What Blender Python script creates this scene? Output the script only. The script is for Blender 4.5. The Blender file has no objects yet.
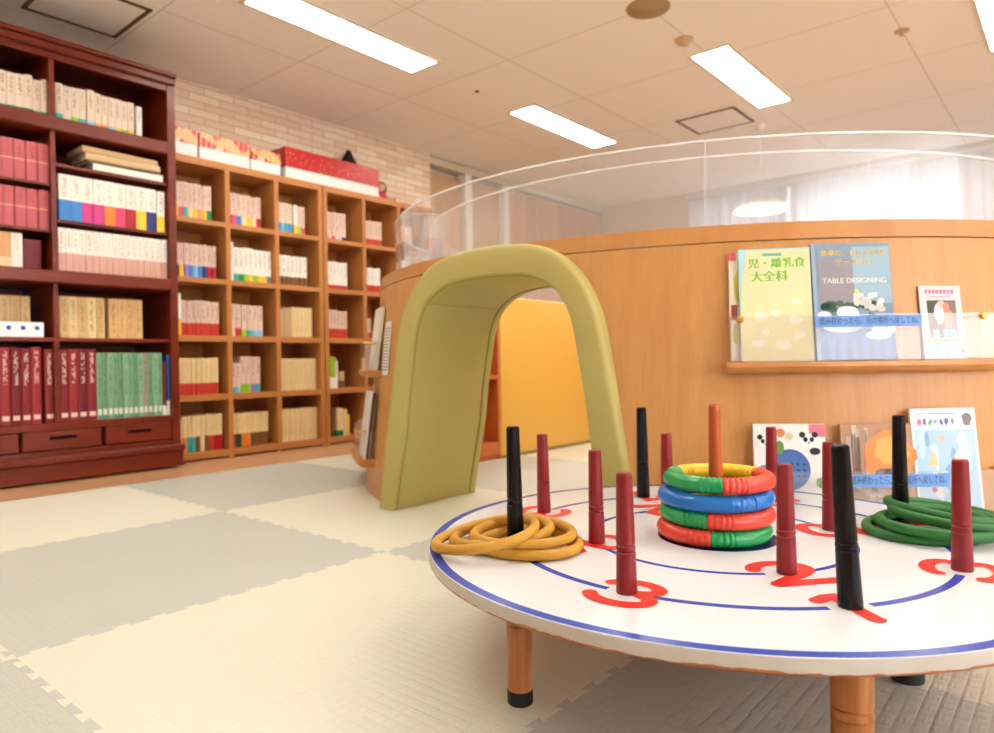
import bpy, bmesh, math, random
from mathutils import Vector, Matrix
random.seed(7)
S = bpy.context.scene
COL = S.collection
PI = math.pi
rad = math.radians

# ------------------------------------------------------------------ camera
cam_d = bpy.data.cameras.new('camera'); cam = bpy.data.objects.new('camera', cam_d); COL.objects.link(cam)
right = Vector((0.64452, -0.76446, -0.01413)); fwd = Vector((0.76442, 0.64465, -0.00887)); up = Vector((0.01589, -0.00508, 0.99986))
cam.matrix_world = Matrix(((right.x, up.x, -fwd.x, 0), (right.y, up.y, -fwd.y, 0), (right.z, up.z, -fwd.z, 0.57), (0, 0, 0, 1)))
cam_d.sensor_fit = 'HORIZONTAL'; cam_d.sensor_width = 36; cam_d.lens = 697.39/994*36
cam_d.clip_start = 0.02; cam_d.clip_end = 60
cam_d.dof.use_dof = True; cam_d.dof.focus_distance = 1.2; cam_d.dof.aperture_fstop = 4.2
S.camera = cam

# ------------------------------------------------------------------ world, lights, exposure
W = bpy.data.worlds.new('world'); S.world = W; W.use_nodes = True
W.node_tree.nodes['Background'].inputs[0].default_value = (0.85, 0.93, 1.0, 1)
W.node_tree.nodes['Background'].inputs[1].default_value = 1.0
S.view_settings.view_transform = 'Standard'; S.view_settings.look = 'None'
S.view_settings.gamma = 1; S.view_settings.exposure = 0.70
try: S.view_settings.use_curve_mapping = False
except Exception: pass
S.cycles.max_bounces = 10; S.cycles.transparent_max_bounces = 24
S.cycles.sample_clamp_indirect = 8
LAMP = 13.0                                         # strength of the ceiling panels
LAMP_COL = (1.0, 0.99, 0.95)
def area(name, loc, target, sx, sy, power, col):
    d = bpy.data.lights.new(name, 'AREA'); d.shape = 'RECTANGLE'; d.size = sx; d.size_y = sy; d.energy = power; d.color = col
    o = bpy.data.objects.new(name, d); COL.objects.link(o); o.location = loc
    o.rotation_euler = (Vector(target)-Vector(loc)).to_track_quat('-Z', 'Y').to_euler()
area('daylight_side_window', (0.8, -3.75, 1.35), (0.8, 0, 2.0), 4.2, 1.9, 350, (0.97, 0.98, 1.0))
area('daylight_far_window', (7.75, 1.2, 1.35), (4, 1.2, 1.6), 4.2, 2.0, 14, (0.95, 0.97, 1.0))

# ------------------------------------------------------------------ helpers
def sr(r, g, b):
    f = lambda c: (c/255/12.92) if c/255 <= 0.04045 else ((c/255+0.055)/1.055)**2.4
    return (f(r), f(g), f(b))
def empty(name, loc=(0, 0, 0), rz=0.0):
    o = bpy.data.objects.new(name, None); o.empty_display_size = 0.05; COL.objects.link(o)
    o.location = loc; o.rotation_euler = (0, 0, rz); return o
def tag(o, label, cat=None, group=None, kind=None):
    if label: o['label'] = label
    if cat: o['category'] = cat
    if group: o['group'] = group
    if kind: o['kind'] = kind
    return o
def link(name, bm, mats, parent=None, smooth=False, loc=None, rot=None, auto=None):
    bmesh.ops.recalc_face_normals(bm, faces=bm.faces)
    me = bpy.data.meshes.new(name); bm.to_mesh(me); bm.free()
    for m in (mats if isinstance(mats, (list, tuple)) else [mats]): me.materials.append(m)
    if smooth:
        for p in me.polygons: p.use_smooth = True
    o = bpy.data.objects.new(name, me); COL.objects.link(o)
    if parent: o.parent = parent
    if loc is not None: o.location = loc
    if rot is not None: o.rotation_euler = rot
    if smooth and auto:
        md = o.modifiers.new('split', 'EDGE_SPLIT'); md.split_angle = rad(auto)
    return o
def struct(name, bm, m, smooth=False, parent=None):
    o = link(name, bm, m, parent, smooth)
    if not parent: o['kind'] = 'structure'
    return o
def box(bm, a, b, bev=0.0, mi=0, seg=2):
    (x0, y0, z0), (x1, y1, z1) = a, b
    t = bmesh.new()
    vs = [t.verts.new(v) for v in ((x0,y0,z0),(x1,y0,z0),(x1,y1,z0),(x0,y1,z0),(x0,y0,z1),(x1,y0,z1),(x1,y1,z1),(x0,y1,z1))]
    for f in ((0,3,2,1),(4,5,6,7),(0,1,5,4),(1,2,6,5),(2,3,7,6),(3,0,4,7)): t.faces.new([vs[i] for i in f])
    if bev > 0: bmesh.ops.bevel(t, geom=list(t.edges), offset=bev, segments=seg, affect='EDGES', profile=0.5)
    merge(bm, t, mi)
def merge(bm, t, mi=0, M=None):
    mp = {}
    for v in t.verts: mp[v] = bm.verts.new(M @ v.co if M else v.co)
    for f in t.faces:
        try:
            nf = bm.faces.new([mp[v] for v in f.verts]); nf.material_index = mi if mi is not None else f.material_index; nf.smooth = f.smooth
        except ValueError: pass
    t.free()
def lathe(bm, prof, n=24, mi=0, M=None):
    """prof: list of (r, z)"""
    rings = []
    for r, z in prof:
        if r < 1e-6: rings.append([bm.verts.new((M @ Vector((0,0,z))) if M else (0,0,z))])
        else:
            rings.append([])
            for k in range(n):
                p = Vector((r*math.cos(2*PI*k/n), r*math.sin(2*PI*k/n), z)); rings[-1].append(bm.verts.new(M @ p if M else p))
    for A, B in zip(rings, rings[1:]):
        for k in range(n):
            k2 = (k+1) % n
            if len(A) == 1 and len(B) == 1: continue
            if len(A) == 1: f = bm.faces.new((A[0], B[k], B[k2]))
            elif len(B) == 1: f = bm.faces.new((A[k], A[k2], B[0]))
            else: f = bm.faces.new((A[k], A[k2], B[k2], B[k]))
            f.material_index = mi
def tube(bm, pts, r, n=10, closed=False, cap=True, mi=0):
    """r: number or list"""
    pts = [Vector(p) for p in pts]; N = len(pts); rs = r if isinstance(r, (list, tuple)) else [r]*N
    rings = []; prev = None
    for i, p in enumerate(pts):
        a = pts[(i-1) % N] if (closed or i > 0) else p; b = pts[(i+1) % N] if (closed or i < N-1) else p
        t = (b-a).normalized()
        if prev is None:
            ref = Vector((0,0,1)) if abs(t.z) < 0.9 else Vector((1,0,0)); u = t.cross(ref).normalized()
        else: u = (prev - t*prev.dot(t)).normalized()
        prev = u; v = t.cross(u)
        rings.append([bm.verts.new(p + (u*math.cos(2*PI*k/n)+v*math.sin(2*PI*k/n))*rs[i]) for k in range(n)])
    for i in range(N if closed else N-1):
        A, B = rings[i], rings[(i+1) % N]
        for k in range(n):
            f = bm.faces.new((A[k], A[(k+1)%n], B[(k+1)%n], B[k])); f.material_index = mi; f.smooth = True
    if cap and not closed:
        for R in (rings[0], rings[-1]):
            f = bm.faces.new(R); f.material_index = mi
def grid(bm, P, nu, nv, mi=0, smooth=True):
    V = [[bm.verts.new(P(i, j)) for j in range(nv)] for i in range(nu)]
    for i in range(nu-1):
        for j in range(nv-1):
            f = bm.faces.new((V[i][j], V[i+1][j], V[i+1][j+1], V[i][j+1])); f.material_index = mi; f.smooth = smooth
    return V
def slab_grid(bm, A, B, nu, nv, mi=0):
    """closed solid between surfaces A(i,j) and B(i,j)"""
    VA = grid(bm, A, nu, nv, mi); VB = grid(bm, B, nu, nv, mi)
    for i in range(nu-1):
        for j in (0, nv-1):
            bm.faces.new((VA[i][j], VA[i+1][j], VB[i+1][j], VB[i][j])).material_index = mi
    for j in range(nv-1):
        for i in (0, nu-1):
            bm.faces.new((VA[i][j], VA[i][j+1], VB[i][j+1], VB[i][j])).material_index = mi
def poly_prism(bm, pts, z0, z1, mi=0, mi_side=None):
    lo = [bm.verts.new((x, y, z0)) for x, y in pts]; hi = [bm.verts.new((x, y, z1)) for x, y in pts]
    bm.faces.new(hi).material_index = mi; bm.faces.new(lo[::-1]).material_index = mi
    n = len(pts)
    for i in range(n):
        bm.faces.new((lo[i], lo[(i+1)%n], hi[(i+1)%n], hi[i])).material_index = mi if mi_side is None else mi_side
def text_mesh(body, size, depth=0.0004, bold=0.0, align='CENTER', sx=1.0):
    c = bpy.data.curves.new('text', 'FONT'); c.body = body; c.size = size; c.extrude = depth; c.offset = bold
    c.align_x = align; c.align_y = 'CENTER'; c.resolution_u = 3
    o = bpy.data.objects.new('text', c); COL.objects.link(o)
    dg = bpy.context.evaluated_depsgraph_get(); dg.update()
    me = bpy.data.meshes.new_from_object(o.evaluated_get(dg))
    bpy.data.objects.remove(o); bpy.data.curves.remove(c)
    if sx != 1.0:
        for v in me.vertices: v.co.x *= sx
    return me
def text_into(bm, body, M, size, mi, bold=0.0, sx=1.0, align='CENTER', depth=0.0004):
    me = text_mesh(body, size, depth, bold, align, sx); t = bmesh.new(); t.from_mesh(me); bpy.data.meshes.remove(me)
    merge(bm, t, mi, M)

# ------------------------------------------------------------------ materials
class NT:
    def __init__(s, name):
        s.m = bpy.data.materials.new(name); s.m.use_nodes = True; s.t = s.m.node_tree; s.b = s.t.nodes['Principled BSDF']; s.out = s.t.nodes['Material Output']
    def n(s, typ, ins=None, **kw):
        nd = s.t.nodes.new(typ)
        for k, v in kw.items(): setattr(nd, k, v)
        for k, v in (ins or {}).items(): s.set(nd.inputs[k], v)
        return nd
    def set(s, sock, v):
        if isinstance(v, bpy.types.NodeSocket): s.t.links.new(v, sock)
        else:
            if isinstance(v, tuple) and len(v) == 3 and sock.type == 'RGBA': v = (*v, 1)
            sock.default_value = v
    def math(s, op, a, b=0.0, c=None):
        nd = s.n('ShaderNodeMath', {0: a, 1: b}, operation=op)
        if c is not None: s.set(nd.inputs[2], c)
        return nd.outputs[0]
    def mix(s, f, a, b, blend='MIX'):
        nd = s.n('ShaderNodeMix', data_type='RGBA', blend_type=blend)
        s.set(nd.inputs[0], f); s.set(nd.inputs[6], a); s.set(nd.inputs[7], b); return nd.outputs[2]
    def coord(s, which='Object'): return s.n('ShaderNodeTexCoord').outputs[which]
    def sep(s, v):
        nd = s.n('ShaderNodeSeparateXYZ', {0: v}); return nd.outputs
    def mapping(s, v, scale=(1,1,1), loc=(0,0,0), rot=(0,0,0)):
        return s.n('ShaderNodeMapping', {'Vector': v, 'Scale': scale, 'Location': loc, 'Rotation': rot}).outputs[0]
    def noise(s, v, scale=5, detail=3, rough=0.5, out=0):
        return s.n('ShaderNodeTexNoise', {'Vector': v, 'Scale': scale, 'Detail': detail, 'Roughness': rough}).outputs[out]
    def bump(s, h, strength=0.3, dist=0.01):
        nd = s.n('ShaderNodeBump', {'Height': h, 'Strength': strength, 'Distance': dist}); s.set(s.b.inputs['Normal'], nd.outputs[0])
    def base(s, c, rough=0.5, spec=0.5, metal=0.0):
        s.set(s.b.inputs['Base Color'], c); s.b.inputs['Roughness'].default_value = rough
        s.b.inputs['Specular IOR Level'].default_value = spec; s.b.inputs['Metallic'].default_value = metal
CACHE = {}
def flat(name, col, rough=0.5, spec=0.4, metal=0.0, var=0.06):
    key = ('flat', name, col)
    if key in CACHE: return CACHE[key]
    m = NT(name); n = m.noise(m.coord(), 14, 3)
    m.base(m.mix(n, tuple(c*(1-var) for c in col), tuple(min(1, c*(1+var)) for c in col)), rough, spec, metal)
    CACHE[key] = m.m; return m.m
def wood(name, dark, light, rough=0.4, axis='z', scale=14.0, spec=0.4):
    m = NT(name); sc = {'z': (scale, scale, scale*0.05), 'x': (scale*0.05, scale, scale), 'y': (scale, scale*0.05, scale)}[axis]
    v = m.mapping(m.coord(), sc)
    n1 = m.noise(v, 1.0, 5, 0.62); n2 = m.noise(v, 7.0, 3, 0.6)
    f = m.math('ADD', m.math('MULTIPLY', n1, 0.75), m.math('MULTIPLY', n2, 0.3))
    r = m.n('ShaderNodeValToRGB', {'Fac': f}); e = r.color_ramp.elements
    e[0].position = 0.3; e[0].color = (*dark, 1); e[1].position = 0.75; e[1].color = (*light, 1)
    m.base(r.outputs[0], rough, spec); m.bump(n2, 0.05, 0.002); return m.m
def acrylic(name, tint=(1, 1, 1), white=0.075):
    m = NT(name)
    tr = m.n('ShaderNodeBsdfTransparent', {'Color': (0.97*tint[0], 0.97*tint[1], 0.97*tint[2])}); gl = m.n('ShaderNodeBsdfGlossy', {'Color': (1, 1, 1), 'Roughness': 0.06})
    df = m.n('ShaderNodeBsdfDiffuse', {'Color': (0.95, 0.95, 0.95)})
    ior = m.math('MULTIPLY_ADD', m.n('ShaderNodeNewGeometry').outputs['Backfacing'], 1/1.4-1.4, 1.4)   # the same gloss from both sides of the sheet
    fr = m.n('ShaderNodeFresnel', {'IOR': ior}).outputs[0]
    a = m.n('ShaderNodeMixShader', {0: white, 1: tr.outputs[0], 2: df.outputs[0]})
    b = m.n('ShaderNodeMixShader', {0: fr, 1: a.outputs[0], 2: gl.outputs[0]})
    m.t.links.new(b.outputs[0], m.out.inputs[0]); return m.m
def emit(name, col, strength):
    m = NT(name); m.base((0.9, 0.9, 0.9), 0.5)
    m.set(m.b.inputs['Emission Color'], col); m.b.inputs['Emission Strength'].default_value = strength; return m.m

M_wall_wood = wood('maple_panel', sr(192, 133, 71), sr(213, 157, 94), 0.36, 'z', 22)
M_band_wood = wood('maple_band', sr(186, 124, 64), sr(209, 148, 84), 0.36, 'z', 4)
M_cube_wood = wood('cube_shelf_wood', sr(172, 108, 52), sr(202, 136, 74), 0.42, 'z', 16)
M_dark_wood = wood('mahogany', sr(80, 23, 9), sr(134, 47, 21), 0.3, 'x', 12)
M_leg_wood = wood('turned_leg_wood', sr(150, 88, 40), sr(200, 132, 74), 0.35, 'z', 40)
M_door_wood = wood('wood_partition', sr(170, 104, 66), sr(216, 160, 116), 0.5, 'z', 8)
M_acryl = acrylic('clear_acrylic'); M_holder = acrylic('holder_acrylic', (1, 1, 1), 0.06)
M_edge = acrylic('lit_white_acrylic_edge', (1, 1, 1), 0.55)  # diffuse white painted in for light piped to the sheet edges
M_seam = flat('seam_dark', sr(140, 126, 64), 0.7)
M_black = flat('black_paint', (0.005, 0.005, 0.007), 0.2, 0.2)
M_red_peg = flat('dark_red_paint', sr(134, 20, 28), 0.3, 0.5)
M_orange_peg = wood('orange_stained_wood', sr(170, 72, 20), sr(206, 102, 38), 0.35, 'z', 40)
M_rubber = flat('black_rubber', (0.01, 0.01, 0.01), 0.6)
M_number = flat('red_lettering', sr(222, 44, 34), 0.4)
M_white = flat('white_card', sr(238, 234, 226), 0.6)
M_page = flat('page_edges', sr(226, 212, 184), 0.8)
M_bronze = flat('bronze_frame', sr(92, 66, 36), 0.4, 0.5, 0.3)
M_brass = flat('brass_stud', sr(214, 160, 70), 0.25, 0.5, 0.9)

def m_vinyl():
    m = NT('olive_vinyl'); n = m.noise(m.coord(), 260, 2); n2 = m.noise(m.coord(), 3, 2)
    m.base(m.mix(n2, sr(180, 166, 95), sr(187, 173, 103)), 0.5, 0.3); m.bump(n, 0.12, 0.002); return m.m
M_vinyl = m_vinyl()
def m_yellow():
    m = NT('yellow_vinyl'); n = m.noise(m.coord(), 240, 2)
    m.base(m.mix(n, sr(222, 170, 72), sr(230, 180, 84)), 0.4, 0.4); m.bump(n, 0.1, 0.002); return m.m
M_yellow = m_yellow()
def m_mat(name, col):
    m = NT(name); x, y, z = m.sep(m.coord())
    k = 2*PI/0.046
    a = m.math('SINE', m.math('MULTIPLY', x, k)); b = m.math('SINE', m.math('MULTIPLY', y, k))
    ck = m.math('GREATER_THAN', m.math('MULTIPLY', a, b), 0.0)                        # basket weave: alternate cells
    ra = m.math('ABSOLUTE', a); rb = m.math('ABSOLUTE', b)
    cell = m.math('POWER', m.math('MULTIPLY', ra, rb), 0.25)
    h1 = m.math('MULTIPLY', m.math('SINE', m.math('MULTIPLY', x, k*6)), 0.12); h2 = m.math('MULTIPLY', m.math('SINE', m.math('MULTIPLY', y, k*6)), 0.12)
    rib = m.n('ShaderNodeMix', {0: ck, 2: h1, 3: h2}).outputs[0]
    h = m.math('ADD', m.math('ADD', cell, rib), m.math('MULTIPLY', ck, 0.35))
    n = m.noise(m.coord(), 5, 3)
    m.base(m.mix(n, tuple(c*0.97 for c in col), col), 0.42, 0.45); m.bump(h, 0.4, 0.004); return m.m
M_cream = m_mat('cream_foam', sr(228, 224, 202)); M_grey = m_mat('grey_foam', sr(195, 196, 184))
def m_floor():
    m = NT('wood_floor'); v = m.mapping(m.coord(), (1, 9, 1)); n = m.noise(v, 3, 4)
    m.base(m.mix(n, sr(196, 146, 104), sr(216, 168, 124)), 0.3, 0.5); return m.m
def m_ceiling():
    m = NT('ceiling_board'); x, y, z = m.sep(m.coord())
    fx = m.math('PINGPONG', m.math('SUBTRACT', x, 2.52), 0.42); fy = m.math('PINGPONG', m.math('SUBTRACT', y, 1.75), 0.48)
    l = m.math('LESS_THAN', m.math('MINIMUM', fx, fy), 0.0028)
    n = m.noise(m.coord(), 90, 3); c = m.mix(n, sr(246, 243, 234), sr(249, 247, 240))
    m.base(m.mix(m.math('MULTIPLY', l, 0.5), c, sr(150, 124, 90)), 0.85, 0.2); m.bump(n, 0.1, 0.004); return m.m
def m_brick():
    m = NT('brick_tiles'); x, y, z = m.sep(m.coord()); v = m.n('ShaderNodeCombineXYZ', {0: x, 1: z, 2: 0.0}).outputs[0]
    b = m.n('ShaderNodeTexBrick', {'Vector': v, 'Color1': (*sr(250, 236, 214), 1), 'Color2': (*sr(232, 204, 172), 1), 'Mortar': (*sr(206, 172, 138), 1),
        'Scale': 1.0, 'Mortar Size': 0.0035, 'Mortar Smooth': 0.3, 'Bias': -0.1, 'Brick Width': 0.21, 'Row Height': 0.05}, offset=0.5)
    n = m.noise(m.coord(), 40, 4); m.base(m.mix(m.math('MULTIPLY', n, 0.25), b.outputs[0], sr(196, 156, 120)), 0.85, 0.2)
    m.bump(m.math('SUBTRACT', m.math('MULTIPLY', n, 0.3), b.outputs[1]), 0.5, 0.006); return m.m
def m_tabletop(cx, cy):
    m = NT('painted_board'); x, y, z = m.sep(m.coord())
    r = m.math('SQRT', m.math('ADD', m.math('MULTIPLY', x, x), m.math('MULTIPLY', y, y)))
    ang = m.math('ARCTAN2', y, x)
    def ring(r0, w): return m.math('LESS_THAN', m.math('ABSOLUTE', m.math('SUBTRACT', r, r0)), w/2)
    def gap(a0, per, hw):
        d = m.math('PINGPONG', m.math('SUBTRACT', ang, rad(a0)), rad(per)/2)
        return m.math('GREATER_THAN', d, hw)
    r1 = m.math('MULTIPLY', ring(0.446, 0.0155), gap(3.9, 45, 0.08)); r2 = m.math('MULTIPLY', ring(0.271, 0.0125), gap(48.9, 90, 0.15))
    r3 = ring(0.614, 0.019); c = m.math('LESS_THAN', r, 0.126)
    blue = m.math('MAXIMUM', m.math('MAXIMUM', r1, r2), r3)
    n = m.noise(m.coord(), 9, 3)
    colr = m.mix(n, sr(220, 219, 218), sr(227, 226, 226))
    colr = m.mix(blue, colr, sr(44, 70, 170)); colr = m.mix(c, colr, sr(26, 30, 92))
    m.base(colr, 0.25, 0.35); return m.m
def m_edge_board():
    m = NT('worn_board_edge'); x, y, z = m.sep(m.coord()); n = m.noise(m.coord(), 30, 4, 0.6)
    wear = m.math('GREATER_THAN', m.math('SUBTRACT', m.math('MULTIPLY', n, 0.011), m.math('ADD', z, 0.0235)), 0.0022)
    m.base(m.mix(wear, m.mix(m.noise(m.coord(), 12, 3), sr(186, 177, 162), sr(206, 198, 184)), sr(176, 104, 52)), 0.5, 0.4); return m.m
def spine(base, band=None, frac=0.0, ink=None, foot=None, line=None, top=0.92, lo=0.5, wide=0.2):
    key = ('spine', base, band, frac, ink, foot, line, top, lo)
    if key in CACHE: return CACHE[key]
    m = NT('book_spine'); x, y, z = m.sep(m.coord('Generated')); rnd = m.n('ShaderNodeObjectInfo').outputs['Random']
    col = m.mix(m.math('MULTIPLY', rnd, 1.0), tuple(c*0.93 for c in base), base)
    if band: col = m.mix(m.math('LESS_THAN', z, frac), col, band)
    if foot:
        fm = m.math('MULTIPLY', m.math('LESS_THAN', m.math('ABSOLUTE', m.math('SUBTRACT', z, foot[1])), foot[2]), m.math('LESS_THAN', m.math('ABSOLUTE', m.math('SUBTRACT', x, 0.5)), 0.34))
        col = m.mix(fm, col, foot[0])
    if line: col = m.mix(m.math('LESS_THAN', m.math('ABSOLUTE', m.math('SUBTRACT', z, line[1])), line[2]), col, line[0])
    if ink:
        v = m.n('ShaderNodeCombineXYZ', {0: m.math('FLOOR', m.math('MULTIPLY', x, 7)), 1: m.math('FLOOR', m.math('MULTIPLY', z, 34)), 2: m.math('MULTIPLY', rnd, 91)}).outputs[0]
        wn = m.n('ShaderNodeTexWhiteNoise', {'Vector': v}).outputs[0]
        k = m.math('GREATER_THAN', wn, 0.42)
        k = m.math('MULTIPLY', k, m.math('LESS_THAN', m.math('ABSOLUTE', m.math('SUBTRACT', x, 0.5)), wide))
        k = m.math('MULTIPLY', k, m.math('MULTIPLY', m.math('GREATER_THAN', z, lo), m.math('LESS_THAN', z, top)))
        col = m.mix(m.math('MULTIPLY', k, 0.5), col, ink)
    m.base(col, 0.45, 0.4); CACHE[key] = m.m; return m.m

# ------------------------------------------------------------------ the room
XF, YW, ZC = 7.4, 4.45, 2.42
bm = bmesh.new(); box(bm, (-2.5, -3.6, -0.06), (XF+0.1, YW+0.4, -0.012)); struct('floor', bm, m_floor())
bm = bmesh.new(); box(bm, (-2.6, -3.7, ZC), (XF+0.1, YW+0.5, ZC+0.05)); struct('ceiling', bm, m_ceiling())
M_beige = flat('beige_wallpaper', sr(214, 202, 178), 0.8, 0.2)
M_pale = flat('pale_wallpaper', sr(232, 228, 218), 0.8, 0.2)
bm = bmesh.new(); box(bm, (-2.5, YW, -0.012), (4.39, YW+0.06, ZC)); struct('wall_brick', bm, m_brick())
bm = bmesh.new(); box(bm, (4.39, YW+0.15, -0.012), (XF, YW+0.25, ZC)); box(bm, (4.36, YW+0.061, -0.012), (4.39, YW+0.25, ZC)); struct('wall_back', bm, M_beige)
bm = bmesh.new(); box(bm, (-2.6, -3.6, -0.012), (-2.5, YW, ZC)); struct('wall_left', bm, M_pale)
bm = bmesh.new()                                     # far wall with a window opening behind the curtains
box(bm, (XF, 3.35, -0.012), (XF+0.1, YW+0.25, ZC)); box(bm, (XF, -3.6, -0.012), (XF+0.1, -0.95, ZC))
box(bm, (XF, -0.95, -0.012), (XF+0.1, 3.35, 0.35)); box(bm, (XF, -0.95, 2.35), (XF+0.1, 3.35, ZC)); struct('wall_far', bm, M_beige)
bm = bmesh.new()
box(bm, (-2.5, -3.7, -0.012), (-1.3, -3.6, ZC)); box(bm, (2.9, -3.7, -0.012), (XF, -3.6, ZC))
box(bm, (-1.3, -3.7, -0.012), (2.9, -3.6, 0.35)); box(bm, (-1.3, -3.7, 2.3), (2.9, -3.6, ZC)); struct('wall_right', bm, M_pale)
M_alu = flat('window_frame_white', sr(228, 226, 220), 0.4)
def window(name, horizontal, a0, a1, c, z0, z1):
    o = empty(name); o['kind'] = 'structure'
    b = bmesh.new(); n = 4
    def bx(p0, p1, q0, q1, t):
        if horizontal: box(b, (p0, c-t, q0), (p1, c+t, q1))
        else: box(b, (c-t, p0, q0), (c+t, p1, q1))
    for k in range(n+1):
        p = a0+(a1-a0)*k/n; bx(max(a0, p-0.025), min(a1, p+0.025), z0, z1, 0.025)
    bx(a0, a1, z0, z0+0.05, 0.024); bx(a0, a1, z1-0.05, z1, 0.024)
    link('window_frame', b, M_alu, o)
    b = bmesh.new(); bx(a0+0.02, a1-0.02, z0+0.02, z1-0.02, 0.003); link('pane', b, M_acryl, o)
window('window_1', True, -1.3, 2.9, -3.65, 0.35, 2.3)
window('window_2', False, -0.95, 3.35, XF+0.05, 0.35, 2.35)
# sliding wood partition and white posts at the back wall
bm = bmesh.new()
for k in range(4):
    x0 = 5.55+k*0.45; box(bm, (x0+0.004, YW+0.04, -0.012), (x0+0.446, YW+0.08, 2.3), 0.004)
d1 = struct('door_1', bm, M_door_wood)
bm = bmesh.new(); box(bm, (5.45, YW+0.02, -0.012), (5.53, YW+0.14, 2.34), 0.004); box(bm, (4.88, YW+0.02, -0.012), (4.97, YW+0.14, 2.34), 0.004); struct('trim_1', bm, M_alu)
bm = bmesh.new(); box(bm, (4.40, YW+0.03, 2.345), (XF-0.02, YW+0.13, 2.41)); struct('trim_2', bm, M_beige)
bm = bmesh.new(); box(bm, (4.40, YW+0.085, -0.012), (4.87, YW+0.125, 2.29)); box(bm, (4.98, YW+0.085, -0.012), (5.44, YW+0.125, 2.29)); struct('door_2', bm, wood('door_panel', sr(186, 150, 108), sr(204, 170, 128), 0.5, 'z', 8))
# curtains at the far window
m = NT('white_curtain'); m.base(sr(240, 240, 240), 0.9, 0.1)
tl = m.n('ShaderNodeBsdfTranslucent', {'Color': (0.93, 0.93, 0.95)}); mx = m.n('ShaderNodeMixShader', {0: 0.6, 1: m.b.outputs[0], 2: tl.outputs[0]}); m.t.links.new(mx.outputs[0], m.out.inputs[0]); M_curt = m.m
for k in range(4):                                  # curtains added to diffuse the side window light, behind the camera's right shoulder
    bm = bmesh.new(); x0 = -1.4+k*1.1
    grid(bm, lambda i, j: (x0+1.09*i/80, -3.52+0.03*math.sin(i/80*2*PI*8+k)+0.01*math.sin(i*0.9), 0.1+2.2*j/4), 81, 5)
    o = link('curtain', bm, M_curt, None, True); md = o.modifiers.new('thick', 'SOLIDIFY'); md.thickness = 0.002
    tag(o, 'added unseen white curtain softening the side window light, %s from the left wall' % ('first second third fourth'.split()[k]), 'curtain', 'added light-softening curtains at the side window')
cl = ['white curtain nearest the beige back corner of the far window', 'white curtain second from the back corner of the far window', 'white curtain third from the back corner of the far window', 'white curtain farthest right behind the clear guard']
for k in range(4):
    bm = bmesh.new(); y1 = 3.35-k*1.08; y0 = y1-1.06; ph = k*1.7
    def P(i, j):
        t = i/80; y = y1+(y0-y1)*t; z = 0.08+(2.3-0.08)*j/6
        return (7.30+0.035*math.sin(t*2*PI*8+ph)*(1-0.15*j/6)+0.012*math.sin(t*2*PI*19+ph*2), y, z)
    grid(bm, P, 81, 7)
    o = link('curtain', bm, M_curt, None, True); md = o.modifiers.new('thick', 'SOLIDIFY'); md.thickness = 0.002
    tag(o, cl[k], 'curtain', 'white curtains at the far window')
bm = bmesh.new(); tube(bm, [(7.30, -1.0, 2.335), (7.30, 3.38, 2.335)], 0.014)
for y in (-0.9, 1.2, 3.3): box(bm, (7.29, y-0.01, 2.325), (7.40, y+0.01, 2.345))
tag(link('curtain_rail', bm, M_alu), 'white curtain rail above the far window', 'curtain rail')

# ceiling fixtures
M_lamp = emit('lamp_diffuser', LAMP_COL, LAMP)
M_trimw = flat('white_metal', sr(226, 214, 192), 0.5)
def ceiling_light(x, y, lab):
    t = empty('ceiling_light', (x, y, ZC)); tag(t, lab, 'ceiling light', 'recessed strip lights')
    b = bmesh.new(); hx, hy = 0.578, 0.112
    for (a0, a1, b0, b1) in ((-hx-0.02, hx+0.02, -hy-0.02, -hy), (-hx-0.02, hx+0.02, hy, hy+0.02), (-hx-0.02, -hx, -hy, hy), (hx, hx+0.02, -hy, hy)):
        box(b, (a0, b0, -0.008), (a1, b1, 0.0))
    link('frame', b, M_trimw, t)
    b = bmesh.new(); box(b, (-hx, -hy, -0.004), (hx, hy, 0.0)); link('diffuser', b, M_lamp, t)
names = {(1, 0): 'long bright strip light on the ceiling above the dark bookcase end', (2, 0): 'strip light on the ceiling beyond and left of the square hatch, above the clear guard',
         (2, 1): 'strip light on the ceiling beside the smoke detector, nearer than the square hatch', (2, 2): 'strip light cut by the top right corner of the photo'}
for i, x in enumerate((0.32, 2.50, 4.65)):
    for j, y in enumerate((3.16, 1.725, 0.315, -1.10, -2.5)):
        if i == 0 and j > 1: continue
        ceiling_light(x, y, names.get((i, j), 'strip light on the ceiling outside the photo, row %s from the shelves, column %s' % ('first second third fourth fifth'.split()[j], 'behind middle ahead'.split()[i])))
def hatch(x0, x1, y0, y1, lab):
    t = empty('ceiling_hatch', ((x0+x1)/2, (y0+y1)/2, ZC)); tag(t, lab, 'ceiling hatch', 'square ceiling hatches')
    hx, hy, w = (x1-x0)/2, (y1-y0)/2, 0.022; b = bmesh.new()
    box(b, (-hx, -hy, -0.006), (hx, -hy+w, 0)); box(b, (-hx, hy-w, -0.006), (hx, hy, 0)); box(b, (-hx, -hy+w, -0.006), (-hx+w, hy-w, 0)); box(b, (hx-w, -hy+w, -0.006), (hx, hy-w, 0))
    link('frame', b, M_bronze, t)
    b = bmesh.new(); box(b, (-hx+w, -hy+w, -0.004), (hx-w, hy-w, 0)); link('hatch_panel', b, flat('hatch_board', sr(246, 243, 236), 0.8), t)
hatch(1.19, 1.65, 3.70, 4.17, 'bronze framed square hatch in the ceiling above the dark bookcase')
hatch(5.09, 5.52, 1.97, 2.44, 'bronze framed square hatch in the ceiling above the clear round guard')
def disc(name, x, y, prof, mat, lab, cat):
    b = bmesh.new(); lathe(b, prof, 28); o = link(name, b, mat, None, True, (x, y, ZC), auto=40); tag(o, lab, cat)
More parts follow.
